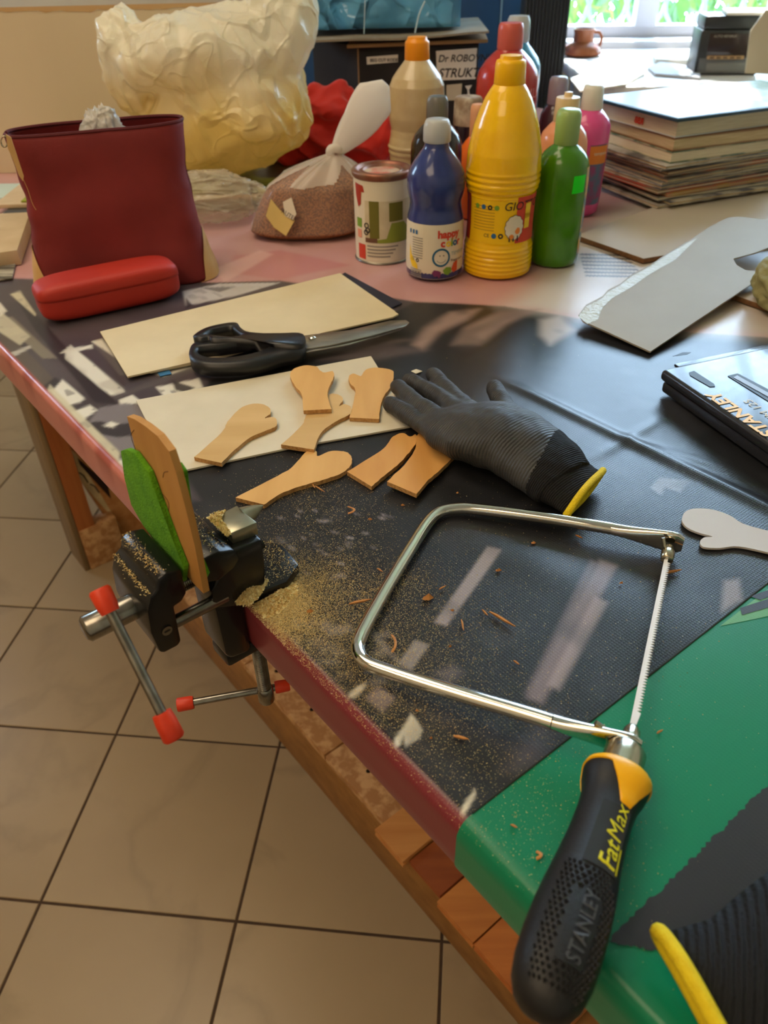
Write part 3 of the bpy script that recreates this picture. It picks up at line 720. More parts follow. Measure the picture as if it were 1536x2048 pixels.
def wrap_text(name, s, size, t0, q0, dt, dq, material, par, off, **kw):
    """letters run from the butt towards the collar; t0,q0 = origin; dq radians per metre upward of letter"""
    v, f = text_vf(s, size, **kw)
    w = [hpt(t0-p[0]*dt, q0+p[1]*dq, off) for p in v]
    return mk(name, w, f, material, par)
wrap_text('lettering', 'Fat', .0118, .0905, math.radians(50), 1/SCL, 66, M_yelt, badge, .0011, bold=.00012, shear=.15)
wrap_text('lettering', 'Max', .0118, .0725, math.radians(50), 1/SCL, 66, M_yelt, badge, .0011, shear=.2)
surf('lettering', [[(.0905, math.radians(42.5)), (.0905, math.radians(45.0))], [(.0745, math.radians(42.5)), (.0745, math.radians(45.0))]], .0011, M_yelt, badge, .0002)
kV = []; kF = []
for i in range(26):
    for j in range(11):
        t = .0945+.0030*i; q = math.radians(30+8.6*j+(4.3 if i % 2 else 0))
        if t > .160: continue
        if abs(j-5.2) < 2.4 and .108 < t < .148: continue
        if i < 3 and j < 3-i: continue
        for (a0, b0, a1, b1, h) in ((-.0014, -3.5, .0014, 3.5, .0007),):
            c_ = [(t+a0, 0), (t, math.radians(b0)), (t+a1, 0), (t, math.radians(b1))]
            k0 = len(kV); kV += [hpt(a, q+b, -.0002) for a, b in c_]+[hpt(t+(a-t)*.65, q+b*.65, h) for a, b in c_]+[hpt(t, q, -.0001)]
            for e in range(4): kF += [(k0+e, k0+(e+1) % 4, k0+4+(e+1) % 4, k0+4+e), (k0+4+e, k0+4+(e+1) % 4, k0+8)]
tag(mk('knurling', kV, kF, M_rub, hdl), kind='stuff')
plate = surf('maker_plate', [[(.110+.037*i/8, math.radians(56+36*j/6)) for j in range(7)] for i in range(9)], .0006, M_rub, hdl)
wrap_text('lettering', 'STANLEY', .0080, .1455, math.radians(64), 1/SCL, 62, mat('emboss_highlight', (62, 62, 64), rough=.5), plate, .0014, bold=.0001)  # paler letter colour paints the light caught by the raised lettering

# ================================================================ GLOVES
def knit(name, c, c2, rough, wscale, bumpd=.0006, axis='X', strength=.6):
    m = mat(name, c, c2, scale=45, rough=rough, spec=.35); nt = m.node_tree; N = nt.nodes; L = nt.links; b = N['Principled BSDF']
    tc = N.new('ShaderNodeTexCoord'); mp = N.new('ShaderNodeMapping'); mp.inputs['Rotation'].default_value = (0, 0, math.radians(axis)); L.new(tc.outputs['Object'], mp.inputs[0])
    w = N.new('ShaderNodeTexWave'); w.inputs['Scale'].default_value = wscale; w.inputs['Distortion'].default_value = 1.2; w.inputs['Detail Scale'].default_value = 3; L.new(mp.outputs[0], w.inputs[0])
    bp = N.new('ShaderNodeBump'); bp.inputs['Strength'].default_value = strength; bp.inputs['Distance'].default_value = bumpd
    L.new(w.outputs['Fac'], bp.inputs['Height']); L.new(bp.outputs[0], b.inputs['Normal']); return m
M_glove = knit('grey_coated_knit', (66, 66, 65), (50, 50, 50), .46, 120, .0008, 52, .6)
M_knit = knit('black_knit', (26, 26, 28), (20, 20, 22), .85, 210, .0006, 52, .8)
M_hem = mat('yellow_hem', (236, 206, 20), (222, 190, 10), scale=200, rough=.8, bump=.5, bscale=900)
glove = thing('work_glove', 'grey rubber-coated work glove with yellow hem lying palm up among the wooden mittens', 'glove', P(960, 900))
def chain(pts):   # (px,py,height above the table, radius across, radius vertical)
    return [P(a, b, ZT+h) for a, b, h, *_ in pts], [q[3] for q in pts]
def ell_tube(pts, seg=20):
    """tube with separate width and height per station; (px,py,h,rw,rh)"""
    path = [P(a, b, ZT+h) for a, b, h, _, _ in pts]; V = []; F = []; n = len(pts)
    for i, (p, s) in enumerate(zip(path, pts)):
        d = path[min(i+1, n-1)]-path[max(i-1, 0)]; d /= np.linalg.norm(d); sd_ = np.cross(d, Z3); sd_ /= np.linalg.norm(sd_); u_ = np.cross(sd_, d)
        for k in range(seg):
            q = 2*math.pi*k/seg; V.append(p+sd_*math.cos(q)*s[3]+u_*math.sin(q)*s[4])
    for i in range(n-1):
        for k in range(seg): F.append((i*seg+k, i*seg+(k+1) % seg, (i+1)*seg+(k+1) % seg, (i+1)*seg+k))
    F += [tuple(range(seg))[::-1], tuple((n-1)*seg+k for k in range(seg))]
    return V, F
palm = [(882, 836, .019, .024, .0095), (896, 842, .021, .032, .0135), (915, 850, .023, .037, .0165), (945, 860, .026, .040, .021), (990, 868, .028, .0405, .024), (1030, 885, .027, .038, .0235), (1068, 910, .025, .036, .0215), (1100, 938, .022, .0345, .019), (1118, 955, .0195, .033, .0165), (1130, 965, .018, .0325, .015)]
fing = [
    [(778, 805, .009, .0062, .0062), (783, 809, .010, .0080, .0078), (805, 823, .013, .0084, .0082), (835, 842, .016, .0088, .0086), (870, 862, .019, .0105, .010), (915, 885, .022, .014, .013)],
    [(790, 769, .012, .0062, .0062), (795, 773, .013, .0080, .0078), (815, 790, .016, .0084, .0082), (842, 812, .018, .0086, .0084), (872, 834, .020, .0100, .0095), (915, 858, .022, .014, .013)],
    [(814, 758, .0075, .0060, .0060), (822, 762, .0085, .0078, .0075), (848, 775, .010, .0082, .008), (876, 793, .014, .0086, .0084), (900, 812, .018, .0100, .0095), (930, 838, .022, .014, .013)],
    [(862, 745, .010, .0066, .0066), (868, 751, .011, .0086, .0084), (884, 768, .0125, .0088, .0086), (904, 788, .015, .0088, .0085), (926, 812, .019, .0100, .0095), (955, 838, .023, .014, .013)],
    [(986, 771, .014, .0064, .0064), (990, 778, .015, .0084, .0082), (1000, 800, .017, .0088, .0086), (1016, 825, .018, .0112, .0108), (1035, 850, .021, .0145, .013), (1040, 880, .023, .017, .0155), (1040, 900, .023, .017, .0155)]]
def shp(name, lst, voxel, m, par, it=5):
    o = mk(name, *join_vf([ell_tube(q) for q in lst]), m, par); return remesh(o, voxel, it)
bodyg = shp('glove_body', [palm]+fing, .0018, M_glove, glove, 5)
displace(bodyg, lambda c: rnoise(c, 55, 1)*.0014+rnoise(c, 120, 2)*.0006, ZT+.0012)   # soft crumples
gd = P(1160, 985)-P(850, 850); gL = np.linalg.norm(gd); gd /= gL; g0_ = P(850, 850); bodyg.data.materials.append(M_knit)
for p_ in bodyg.data.polygons:
    c_ = np.array(p_.center); t_ = float((c_-g0_)@gd)/gL
    if t_+.06*math.sin(30*float((c_-g0_)@np.cross(Z3, gd)))+.12*(c_[2] < ZT+.016) > .81: p_.material_index = 1
def cuff(name, st, m, par, seg=40, wall=.0018, hem_r=.0030, hemname='hem', collapse=1.):
    """open flattened sleeve; stations (px,py,h,rw,rh); last one is the open end with a hem"""
    path = [P(a, b, ZT+h) for a, b, h, _, _ in st]; n = len(st); V = []; F = []; rim = []
    for lay in (0, 1):
        for i, (p, s) in enumerate(zip(path, st)):
            d = path[min(i+1, n-1)]-path[max(i-1, 0)]; d /= np.linalg.norm(d); sd_ = np.cross(d, Z3); sd_ /= np.linalg.norm(sd_); u_ = np.cross(sd_, d)
            for k in range(seg):
                q = 2*math.pi*k/seg; rw, rh = s[3]-lay*wall, max(s[4]-lay*wall, .0006)
                c_ = p+sd_*math.cos(q)*rw+u_*math.sin(q)*rh+Z3*.0015*math.sin(3*q+i)*(i/n)
                if c_[2] < ZT+.0021+lay*.0008: c_[2] = ZT+.0021+lay*.0008
                V.append(c_)
                if lay == 0 and i == n-1: rim.append(c_+np.array([0, 0, .0016]))
    for lay in (0, 1):
        b0 = lay*n*seg
        for i in range(n-1):
            for k in range(seg):
                f = (b0+i*seg+k, b0+i*seg+(k+1) % seg, b0+(i+1)*seg+(k+1) % seg, b0+(i+1)*seg+k); F.append(f if lay == 0 else f[::-1])
    for k in range(seg): F.append(((n-1)*seg+k, (n-1)*seg+(k+1) % seg, (2*n-1)*seg+(k+1) % seg, (2*n-1)*seg+k))
    c_ = mk(name, V, F, m, par, smooth=True); tube(hemname, rim, hem_r, M_hem, c_, seg=10, close=True); return c_
cuff('cuff', [(1108, 944, .0205, .0335, .0175), (1122, 955, .0185, .0330, .0150), (1138, 966, .016, .0330, .0125), (1154, 977, .0135, .0335, .0105), (1170, 987, .0115, .0335, .0090)], M_knit, glove)
g2 = thing('work_glove', 'black knitted work glove with yellow hem lying on the green cover end', 'glove', P(1500, 1960))
M_knit2 = knit('black_ribbed_knit', (28, 29, 33), (22, 23, 26), .85, 85, .0014, 20, .9)
cuff('cuff', [(1790, 1880, .026, .046, .024), (1690, 1912, .026, .041, .023), (1600, 1950, .023, .036, .020), (1520, 1992, .020, .032, .017), (1458, 2022, .018, .034, .0145), (1418, 2042, .0155, .036, .0125)], M_knit2, g2, hem_r=.0036)
# ================================================================ VISE CLAMPED ON THE EDGE
M_vb = mat('black_enamel', (20, 20, 22), (22, 22, 22), scale=40, rough=.27, coat=.1, spec=.4, bump=.05, bscale=60)
M_steel = mat('turned_steel', (150, 146, 138), (120, 116, 108), scale=120, rough=.25, metal=1)
M_anv = mat('ground_steel', (176, 172, 150), (156, 152, 132), scale=80, rough=.3, metal=.9)
M_red = mat('red_vinyl_cap', (222, 62, 24), (200, 50, 20), scale=60, rough=.45)
u0 = .357; vc = u0+.023                      # near face and centre plane of the vise
def VV_(v, u, z): return uvw(u, V0+v, z)       # v measured from the table edge, inwards positive
vise = thing('bench_vise', 'small black bench vise with red-capped handles clamped to the table edge', 'vise', VV_(.0, vc, 0))
def vprism(name, sec, ua, ub, m, par, bevel=.0022):
    """section in (v,z), extruded along the table edge from ua to ub"""
    n = len(sec); V = [VV_(a, ua, b) for a, b in sec]+[VV_(a, ub, b) for a, b in sec]
    F = [tuple(range(n))[::-1], tuple(range(n, 2*n))]+[(i, (i+1) % n, n+(i+1) % n, n+i) for i in range(n)]
    bm = bm_of(V, F); bmesh.ops.recalc_face_normals(bm, faces=bm.faces); bmesh.ops.triangulate(bm, faces=[f for f in bm.faces if len(f.verts) > 4]) if False else None
    return bmk(name, bm, m, par, .7, bevel, 2)
# fixed body: C-clamp leg, column, jaw
vprism('clamp_leg', [(-.0215, -.036), (-.0185, -.043), (-.004, -.046), (-.0012, -.043), (-.0012, .004), (-.003, .03), (-.0225, .03)], u0+.002, u0+.034, M_vb, vise, .003)
fix = vprism('fixed_body', [(-.0012, .0012), (.006, .0012), (.017, .012), (.019, .030), (.019, .050), (-.004, .052), (-.0135, .048), (-.016, .036), (-.0225, .028), (-.0235, .012)], u0, u0+.045, M_vb, vise)
vprism('fixed_jaw', [(-.0255, .040), (-.018, .037), (-.006, .041), (-.001, .046), (-.0035, .0555), (-.0145, .060), (-.0255, .060)], u0-.004, u0+.050, M_vb, vise, .0015)
prism('base_plate', [VV_(a, b, 0) for a, b in ((-.0012, u0-.002), (.030, u0-.006), (.047, u0+.004), (.050, u0+.030), (.040, u0+.048), (-.0012, u0+.048))], ZT+.0012, ZT+.0095, M_vb, vise, bevel=.002)
box('clamp_arm', VV_(-.019, u0+.008, -.0575), VN*.052, UD*.024, Z3*.0125, M_vb, vise, bevel=.003)
# anvil with horn
an = prism('anvil', [P(a, b, ZT+.0605) for a, b in ((430, 1032), (474, 1010), (486, 1022), (514, 1044), (462, 1066))], ZT+.050, ZT+.0605, M_anv, vise, bevel=.001)
tube('anvil_horn', [P(488, 1034, ZT+.0545), P(502, 1026, ZT+.0555), P(515, 1018, ZT+.0575), P(526, 1011, ZT+.0595)], [.0072, .0056, .0034, .0006], M_anv, vise, seg=14)
tube('set_screw', [VV_(.018, u0+.022, .026), VV_(.030, u0+.022, .026)], .0035, M_vb, vise, seg=10)
# moving jaw
mv = vprism('moving_jaw', [(-.0400, .060), (-.0400, .040), (-.0445, .035), (-.0500, .034), (-.0510, .004), (-.0535, .001), (-.0640, .001), (-.0665, .004), (-.0685, .022), (-.0670, .040), (-.0630, .050), (-.0575, .0535), (-.0560, .0600), (-.0500, .0625)], u0-.004, u0+.050, M_vb, vise, .0018)
tube('pivot_screw', [VV_(-.0585, u0-.0032, .019), VV_(-.0585, u0-.0050, .019)], .0035, M_steel, mv, seg=14)
box('slot_shade', VV_(-.0605, u0-.0053, .0186), VN*.004, UD*.0004, Z3*.0009, mat('shade_dark', (20, 18, 16)), mv)  # dark bar painting the shade inside the screw's slot
# lead screw with thread, guide rod
zs = .0255
tube('lead_screw', [VV_(-.016, vc, zs), VV_(-.052, vc, zs)], .0062, M_steel, vise, seg=20)
hel = [VV_(-.017-.0013*k/14., vc, zs)+UD*.0063*math.cos(2*math.pi*k/14)+Z3*.0063*math.sin(2*math.pi*k/14) for k in range(14*26)]
tube('thread', hel, .00045, M_steel, vise, seg=5)
tube('guide_rod', [VV_(-.012, u0+.004, .0145), VV_(-.052, u0+.004, .0145)], .0045, M_steel, vise, seg=18)
tube('screw_head', [VV_(-.066, vc, zs), VV_(-.068, vc, zs), VV_(-.0985, vc, zs), VV_(-.1005, vc, zs)], [.0088, .0088, .0088, .0066], M_steel, vise, seg=24)
# turning bar of the lead screw, lies in a plane square to the screw
vb = V0-.0925
h0 = PL(210, 1202, VN, vb); h1 = PL(336, 1452, VN, vb); hd_ = (h1-h0)/np.linalg.norm(h1-h0)
br = tube('turning_bar', [h0, h1], .0030, M_steel, vise, seg=14)
tube('end_cap', [h0-hd_*.0075, h0-hd_*.006, h0+hd_*.0035, h0+hd_*.007], [.0052, .0062, .0058, .0050], M_red, br, seg=14)
tube('end_cap', [h1+hd_*.0085, h1+hd_*.007, h1-hd_*.003, h1-hd_*.008], [.0050, .0062, .0060, .0054], M_red, br, seg=14)
# clamp screw under the table and its bar
cs = PL(531, 1385, UD, vc)
cx = np.array([cs[0], cs[1], 0])
cz = cs[2]
tube('clamp_screw', [cx+Z3*(ZT-.059), cx+Z3*(cz+.004)], .0050, M_steel, vise, seg=16)
hel = [cx+Z3*(ZT-.060-.0013*k/12)+np.array([math.cos(2*math.pi*k/12), math.sin(2*math.pi*k/12), 0])*.0051 for k in range(12*int((ZT-.060-cz-.004)/.0013))]
tube('thread', hel, .00042, M_steel, vise, seg=5)
tube('clamp_foot', [cx+Z3*(cz+.007), cx+Z3*(cz+.0055), cx+Z3*(cz-.0085), cx+Z3*(cz-.010)], [.0055, .0066, .0066, .0058], M_steel, vise, seg=18)
b0_ = P(362, 1409, cz); b1_ = P(572, 1371, cz); bdv = (b1_-b0_)/np.linalg.norm(b1_-b0_)
b2 = tube('clamp_bar', [b0_, b1_], .0031, M_steel, vise, seg=14)
tube('end_cap', [b0_-bdv*.003, b0_-bdv*.002, b0_+bdv*.008, b0_+bdv*.010], [.0052, .0058, .0056, .0050], M_red, b2, seg=14)
tube('end_cap', [b1_+bdv*.003, b1_+bdv*.002, b1_-bdv*.007, b1_-bdv*.009], [.0044, .0050, .0054, .0050], M_red, b2, seg=14)
# plywood blank and felt pads held in the jaws
M_ply = wood('plywood_face', (194, 142, 76), (174, 120, 56), axis=2, scale=5, rough=.62)
M_plye = mat('plywood_edge', (206, 160, 100), (170, 120, 66), scale=400, rough=.8, bump=.5, bscale=500)
vp = V0-.0345
blank = [PL(a, b, VN, vp) for a, b in ((254, 833), (268, 838), (290, 852), (315, 872), (338, 903), (352, 945), (372, 1020), (390, 1095), (407, 1187), (392, 1172), (372, 1150), (345, 1110), (318, 1030), (293, 960), (270, 895))]
bl = slab('plywood_blank', blank, VN, .0042, M_ply); tag(bl, 'upright plywood blank with a rough sawn top gripped in the vise', 'plywood')
for i in range(0):
    pass
M_felt = mat('lime_green_felt', (98, 160, 12), (76, 138, 10), scale=90, rough=.95, bump=.8, bscale=700)
f1_ = [PL(a, b, VN, vp-.0039) for a, b in ((241, 902), (252, 899), (268, 906), (296, 945), (318, 1005), (345, 1080), (368, 1135), (364, 1165), (348, 1170), (335, 1150), (315, 1090), (285, 1050), (262, 1010), (248, 955))]
tag(slab('felt_pad', f1_, VN, .0036, M_felt, bevel=.0006), 'lime green felt pad on the outer side of the plywood blank', 'felt', 'felt pads in the vise')
f2_ = [PL(a, b, VN, vp+.0043) for a, b in ((335, 935), (352, 928), (364, 945), (369, 985), (375, 1040), (392, 1110), (410, 1150), (405, 1160), (380, 1120), (350, 1050))]
tag(slab('felt_pad', f2_, VN, .0036, M_felt, bevel=.0006), 'lime green felt pad peeping out behind the plywood blank', 'felt', 'felt pads in the vise')
pen = mat('pencil_line', (96, 58, 30), rough=.8)
tube('pencil_mark', smooth_path([PL(a, b, VN, vp-.0001) for a, b in ((268, 860), (264, 880), (300, 960), (335, 1000), (338, 1030), (352, 1070))], 5), .00022, pen, bl, seg=4)
tube('pencil_mark', smooth_path([PL(a, b, VN, vp-.0001) for a, b in ((326, 955), (328, 945), (336, 943))], 5), .00022, pen, bl, seg=4)
# ================================================================ PLYWOOD MITTENS, CARDS, SCISSORS
M_mit = mat('sawn_plywood', (222, 174, 106), (206, 156, 88), scale=40, rough=.6, stretch=(1, .15, 1), bump=.1, bscale=120, rnd=2.)
M_mit2 = mat('sawn_plywood_pale', (212, 176, 120), (198, 160, 102), scale=40, rough=.65, stretch=(.15, 1, 1), bump=.1, bscale=120, rnd=2.)
M_mit3 = mat('sawn_plywood_orange', (218, 162, 88), (202, 142, 68), scale=40, rough=.55, stretch=(1, .15, 1), bump=.1, bscale=120, rnd=2.)
CARD_Z = .0031
def rough_outline(pts, amp=.0005, n=5, seed=0):
    r = np.random.default_rng(seed); sp = smooth_path(pts, n, close=True); return [p+np.array([*r.uniform(-amp, amp, 2), 0]) for p in sp]
def corner_path(pts, z, straight, n=5, seed=0, amp=.0003):
    """pixel outline; edges whose start index is in 'straight' stay straight"""
    r = np.random.default_rng(seed); w = [P(a, b, z) for a, b in pts]; k = len(w); out = []
    for i in range(k):
        a, b, c, d = w[i-1], w[i], w[(i+1) % k], w[(i+2) % k]
        if i in straight: out.append(b); continue
        if (i-1) % k in straight: a = b
        if (i+1) % k in straight: d = c
        for q in range(n):
            t = q/n; x = .5*((2*b)+(-a+c)*t+(2*a-5*b+4*c-d)*t*t+(-a+3*b-3*c+d)*t**3)
            out.append(x+np.array([*r.uniform(-amp, amp, 2), 0])*(q > 0))
    return out
mitts = [
 ([(388, 914), (443, 926), (470, 899), (500, 875), (530, 862), (552, 852), (553, 839), (545, 834), (530, 836), (541, 826), (536, 813), (510, 807), (480, 817), (455, 843), (443, 865)], {0}, CARD_Z, .0042, M_mit2, 'pale plywood mitten lying alone at the left end of the white card'),
 ([(607, 821), (663, 818), (655, 790), (661, 768), (668, 752), (665, 742), (650, 745), (640, 741), (632, 733), (608, 731), (587, 738), (580, 752), (590, 772), (603, 788)], {0}, CARD_Z+.0045, .0042, M_mit, 'plywood mitten lying on top of a paler mitten on the white card'),
 ([(562, 889), (628, 899), (642, 866), (668, 845), (700, 828), (702, 815), (690, 808), (678, 812), (686, 800), (678, 790), (655, 790), (615, 826), (604, 850)], {0}, CARD_Z, .0042, M_mit2, 'pale plywood mitten half covered by another mitten on the white card'),
 ([(699, 835), (758, 838), (761, 812), (769, 790), (783, 772), (787, 752), (783, 740), (752, 735), (732, 739), (722, 752), (708, 747), (698, 752), (700, 766), (710, 778), (708, 800)], {0}, CARD_Z, .0042, M_mit, 'plywood mitten at the right end of the white card by the glove fingers'),
 ([(471, 995), (528, 1009), (560, 988), (602, 972), (645, 960), (682, 947), (700, 932), (703, 915), (692, 904), (662, 902), (636, 912), (632, 902), (618, 900), (604, 912), (582, 936), (555, 952)], {0}, 0, .0042, M_mit, 'long plywood mitten lying on the dark cover in front of the white card'),
 ([(694, 943), (743, 973), (768, 952), (800, 925), (822, 900), (834, 882), (832, 869), (820, 873), (806, 866), (786, 873), (772, 892), (742, 914)], {0}, 0, .0042, M_mit3, 'orange plywood mitten beside the one tucked under the glove'),
 ([(774, 963), (833, 988), (852, 965), (882, 938), (918, 905), (960, 880), (930, 850), (880, 845), (836, 868), (832, 892), (815, 922)], {0}, .0044, .0042, M_mit3, 'orange plywood mitten tucked under the grey glove'),
]
for i, (pts, st, z, t, m_, lab) in enumerate(mitts):
    o = corner_path(pts, ZT+z+t, st, 5, i, .00035)
    mt = prism('wooden_mitten', o, ZT+z+.0002, ZT+z+t, [m_], bevel=0); tag(mt, lab, 'mitten', 'plywood mittens')
    mt.data.materials.append(M_plye)
    for p in mt.data.polygons:
        if abs(p.normal.z) < .5: p.material_index = 1
M_card = mat('cream_card', (220, 204, 168), (214, 198, 162), scale=30, rough=.75)
M_card2 = mat('pale_card', (218, 208, 184), (210, 200, 176), scale=25, rough=.7)
M_carde = mat('card_core', (150, 130, 96), rough=.9)
def sheet(name, px, z, t, m_, label, cat, group=None, bev=0):
    o = prism(name, [P(a, b, ZT+z+t) for a, b in px], ZT+z, ZT+z+t, m_, bevel=bev); return tag(o, label, cat, group)
sheet('card_sheet', [(272, 800), (742, 712), (828, 851), (590, 893), (345, 945)], .0012, .0018, M_card2, 'pale card sheet with plywood mittens lying on it', 'card')
M_navy = mat('navy_card', (38, 40, 58), rough=.6)
sheet('card_sheet', [(330, 738), (668, 556), (690, 545), (804, 606), (700, 650), (420, 722)], .0012, .0012, M_navy, 'navy card sheet at the bottom of the card pile under the scissors', 'card', 'card pile')
sheet('card_sheet', [(300, 745), (640, 560), (700, 560), (790, 622), (600, 672), (430, 718)], .0026, .0014, M_card, 'cream card sheet in the middle of the pile under the scissors', 'card', 'card pile')
sheet('card_sheet', [(200, 663), (680, 546), (797, 628), (785, 634), (255, 753)], .0042, .0018, M_card, 'cream card sheet on top of the pile under the scissors', 'card', 'card pile')
sheet('blue_label', [(313, 742), (336, 736), (343, 747), (320, 752)], .0012, .0009, mat('blue_label_paper', (60, 120, 170), rough=.5), 'small blue label peeping from under the cream cards', 'label')
sheet('paper_scrap', [(822, 742), (832, 738), (845, 742), (832, 747)], .0012, .0005, M_card2, 'tiny white paper scrap on the dark cover beyond the glove fingers', 'paper')
M_grey = mat('grey_card', (196, 190, 184), rough=.6)
wm = prism('card_mitten', corner_path([(1640, 1085), (1640, 1125), (1560, 1110), (1480, 1093), (1440, 1096), (1408, 1094), (1400, 1084), (1408, 1075), (1425, 1073), (1400, 1066), (1376, 1056), (1364, 1042), (1370, 1024), (1390, 1017), (1425, 1019), (1460, 1031), (1500, 1052)], ZT+.0035, {0}, 5, 3, 0), ZT+.0018, ZT+.0035, M_grey)
tag(wm, 'grey card mitten template lying on the dark cover right of the saw', 'mitten')

# ---- scissors
M_blk = mat('black_handle_plastic', (26, 26, 28), rough=.38)
M_bl = mat('brushed_blade_steel', (178, 176, 170), (160, 158, 152), scale=200, rough=.3, metal=.9, stretch=(.1, 1, 1))
sz0 = ZT+.0061
sc = thing('scissors', 'large scissors with black plastic handles and steel blades resting on the cream cards', 'scissors', P(560, 700))
def strip_loop(name, outer, inner, z0, z1, m, par):
    """closed handle ring: outer and inner pixel outlines (same count) with height"""
    n = len(outer); zo = z1
    O = smooth_path([P(a, b, zo) for a, b in outer], 4, True); I = smooth_path([P(a, b, zo) for a, b in inner], 4, True); k = len(O)
    V = []
    for ring, z in ((O, z0), (O, z1), (I, z1), (I, z0)):
        V += [(p[0], p[1], z) for p in ring]
    F = []
    for a, b in ((0, 1), (1, 2), (2, 3), (3, 0)):
        for i in range(k): F.append((a*k+i, a*k+(i+1) % k, b*k+(i+1) % k, b*k+i))
    bm = bm_of(V, F); ee = [e for e in bm.edges if e.calc_face_angle(0) > .9]
    bmesh.ops.recalc_face_normals(bm, faces=bm.faces)
    bmesh.ops.bevel(bm, geom=ee, offset=.0014, segments=2, affect='EDGES')
    return bmk(name, bm, m, par, True)
zt_ = sz0+.0125
strip_loop('lower_handle', [(379, 700), (392, 684), (440, 678), (500, 668), (560, 666), (606, 668), (606, 700), (560, 712), (520, 724), (470, 730), (410, 730), (382, 718)],
           [(394, 700), (402, 694), (440, 690), (480, 684), (520, 679), (540, 684), (538, 694), (520, 702), (490, 710), (450, 715), (415, 714), (398, 708)], sz0, zt_, M_blk, sc)
strip_loop('upper_handle', [(386, 672), (410, 656), (445, 647), (472, 645), (482, 656), (500, 664), (560, 668), (606, 671), (605, 690), (560, 690), (520, 682), (470, 678), (425, 680), (418, 674), (400, 677)],
           [(412, 667), (425, 659), (445, 655), (462, 653), (470, 658), (478, 664), (484, 669), (480, 671), (474, 672), (462, 673), (448, 672), (436, 671), (428, 670), (422, 669), (416, 669)], sz0+.004, zt_+.004, M_blk, sc)
b1 = prism('blade', [P(a, b, sz0+.006) for a, b in ((600, 672), (640, 667), (700, 660), (780, 641), (812, 640), (819, 645), (812, 652), (740, 672), (660, 690), (602, 698))], sz0+.0042, sz0+.0062, M_bl, sc, bevel=.0005)
prism('blade', [P(a, b, sz0+.004) for a, b in ((600, 678), (700, 672), (790, 650), (815, 648), (800, 658), (700, 688), (604, 705))], sz0+.0018, sz0+.0038, M_bl, sc, bevel=.0005)
pv = P(625, 677, sz0+.0062); lathe('pivot', [(.0042, 0), (.0042, .0012), (.0030, .0024), (.0008, .0028)], (pv[0], pv[1], sz0+.0062), M_chrome, b1, seg=18)
# ---- spectacle case
M_case = mat('red_leatherette', (180, 44, 28), (170, 38, 24), scale=20, rough=.55, bump=.05, bscale=500)
c0_, c1_ = P(98, 640), P(346, 586); ca_ = c1_-c0_; LC = np.linalg.norm(ca_); ca_ /= LC; cb_ = np.cross(Z3, ca_); cm = (c0_+c1_)/2
gc = thing('glasses_case', 'hard red spectacle case lying in front of the maroon pouch', 'case', cm)
def superbox(name, c, ex, ey, L, Wd, H, z0, m, par, e1=.42, e2=.40, nz=20, seg=48, zmin=-1, zmax=1, infl=0):
    V = []; F = []; rows = 0
    for i in range(nz+1):
        s = zmin+(zmax-zmin)*i/nz; ph = math.asin(max(-1, min(1, s))); cp = max(0, math.cos(ph))**e2; zz = math.copysign(abs(math.sin(ph))**e2, s)
        for k in range(seg):
            q = 2*math.pi*k/seg; cx_, sx_ = math.cos(q), math.sin(q)
            V.append(c*np.array([1, 1, 0])+ex*(L/2+infl)*cp*math.copysign(abs(cx_)**e1, cx_)+ey*(Wd/2+infl)*cp*math.copysign(abs(sx_)**e1, sx_)+Z3*(z0+H/2+zz*(H/2+infl*.3)))
    for i in range(nz):
        for k in range(seg): F.append((i*seg+k, i*seg+(k+1) % seg, (i+1)*seg+(k+1) % seg, (i+1)*seg+k))
    F += [tuple(range(seg))[::-1], tuple(nz*seg+k for k in range(seg))]
    return mk(name, V, F, m, par, smooth=True)
superbox('case_lower', cm, ca_, cb_, LC*1.10, .058, .046, ZT+.0014, M_case, gc, zmax=.08)
superbox('case_lid', cm, ca_, cb_, LC*1.10, .058, .046, ZT+.0014, M_case, gc, zmin=.02, infl=.0007)
# ================================================================ PAINT BOTTLES AND TIN
def px_prof(B, rows):
    out = []
    for py, w in rows:
        z = topz(B, py); q = np.array([B[0], B[1], z]); out.append((w/2*dep(q)/FPX, z-B[2]))
    return out
def facing(B): return math.atan2(-B[0], B[1])          # local -Y turned to the camera
def interp_r(pr, z):
    for (r0, z0), (r1, z1) in zip(pr[:-1], pr[1:]):
        if z <= z1: 
            k = (z-z0)/(z1-z0+1e-9); return r0+(r1-r0)*max(0, min(1, k))
    return pr[-1][0]
def cyl(B, pr, ang, z, off):
    """ang = 0 towards the camera, positive to the right"""
    r = interp_r(pr, z)+off; a = facing(B)-math.pi/2+ang
    return np.array([B[0]+r*math.cos(a), B[1]+r*math.sin(a), B[2]+z])
def band(name, B, pr, a0, a1, z0, z1, m, par, off=.0004, n=24, rows=6):
    V = [cyl(B, pr, a0+(a1-a0)*i/n, z0+(z1-z0)*j/rows, off) for i in range(n+1) for j in range(rows+1)]
    F = [(i*(rows+1)+j, (i+1)*(rows+1)+j, (i+1)*(rows+1)+j+1, i*(rows+1)+j+1) for i in range(n) for j in range(rows)]
    return mk(name, V, F, m, par, smooth=True)
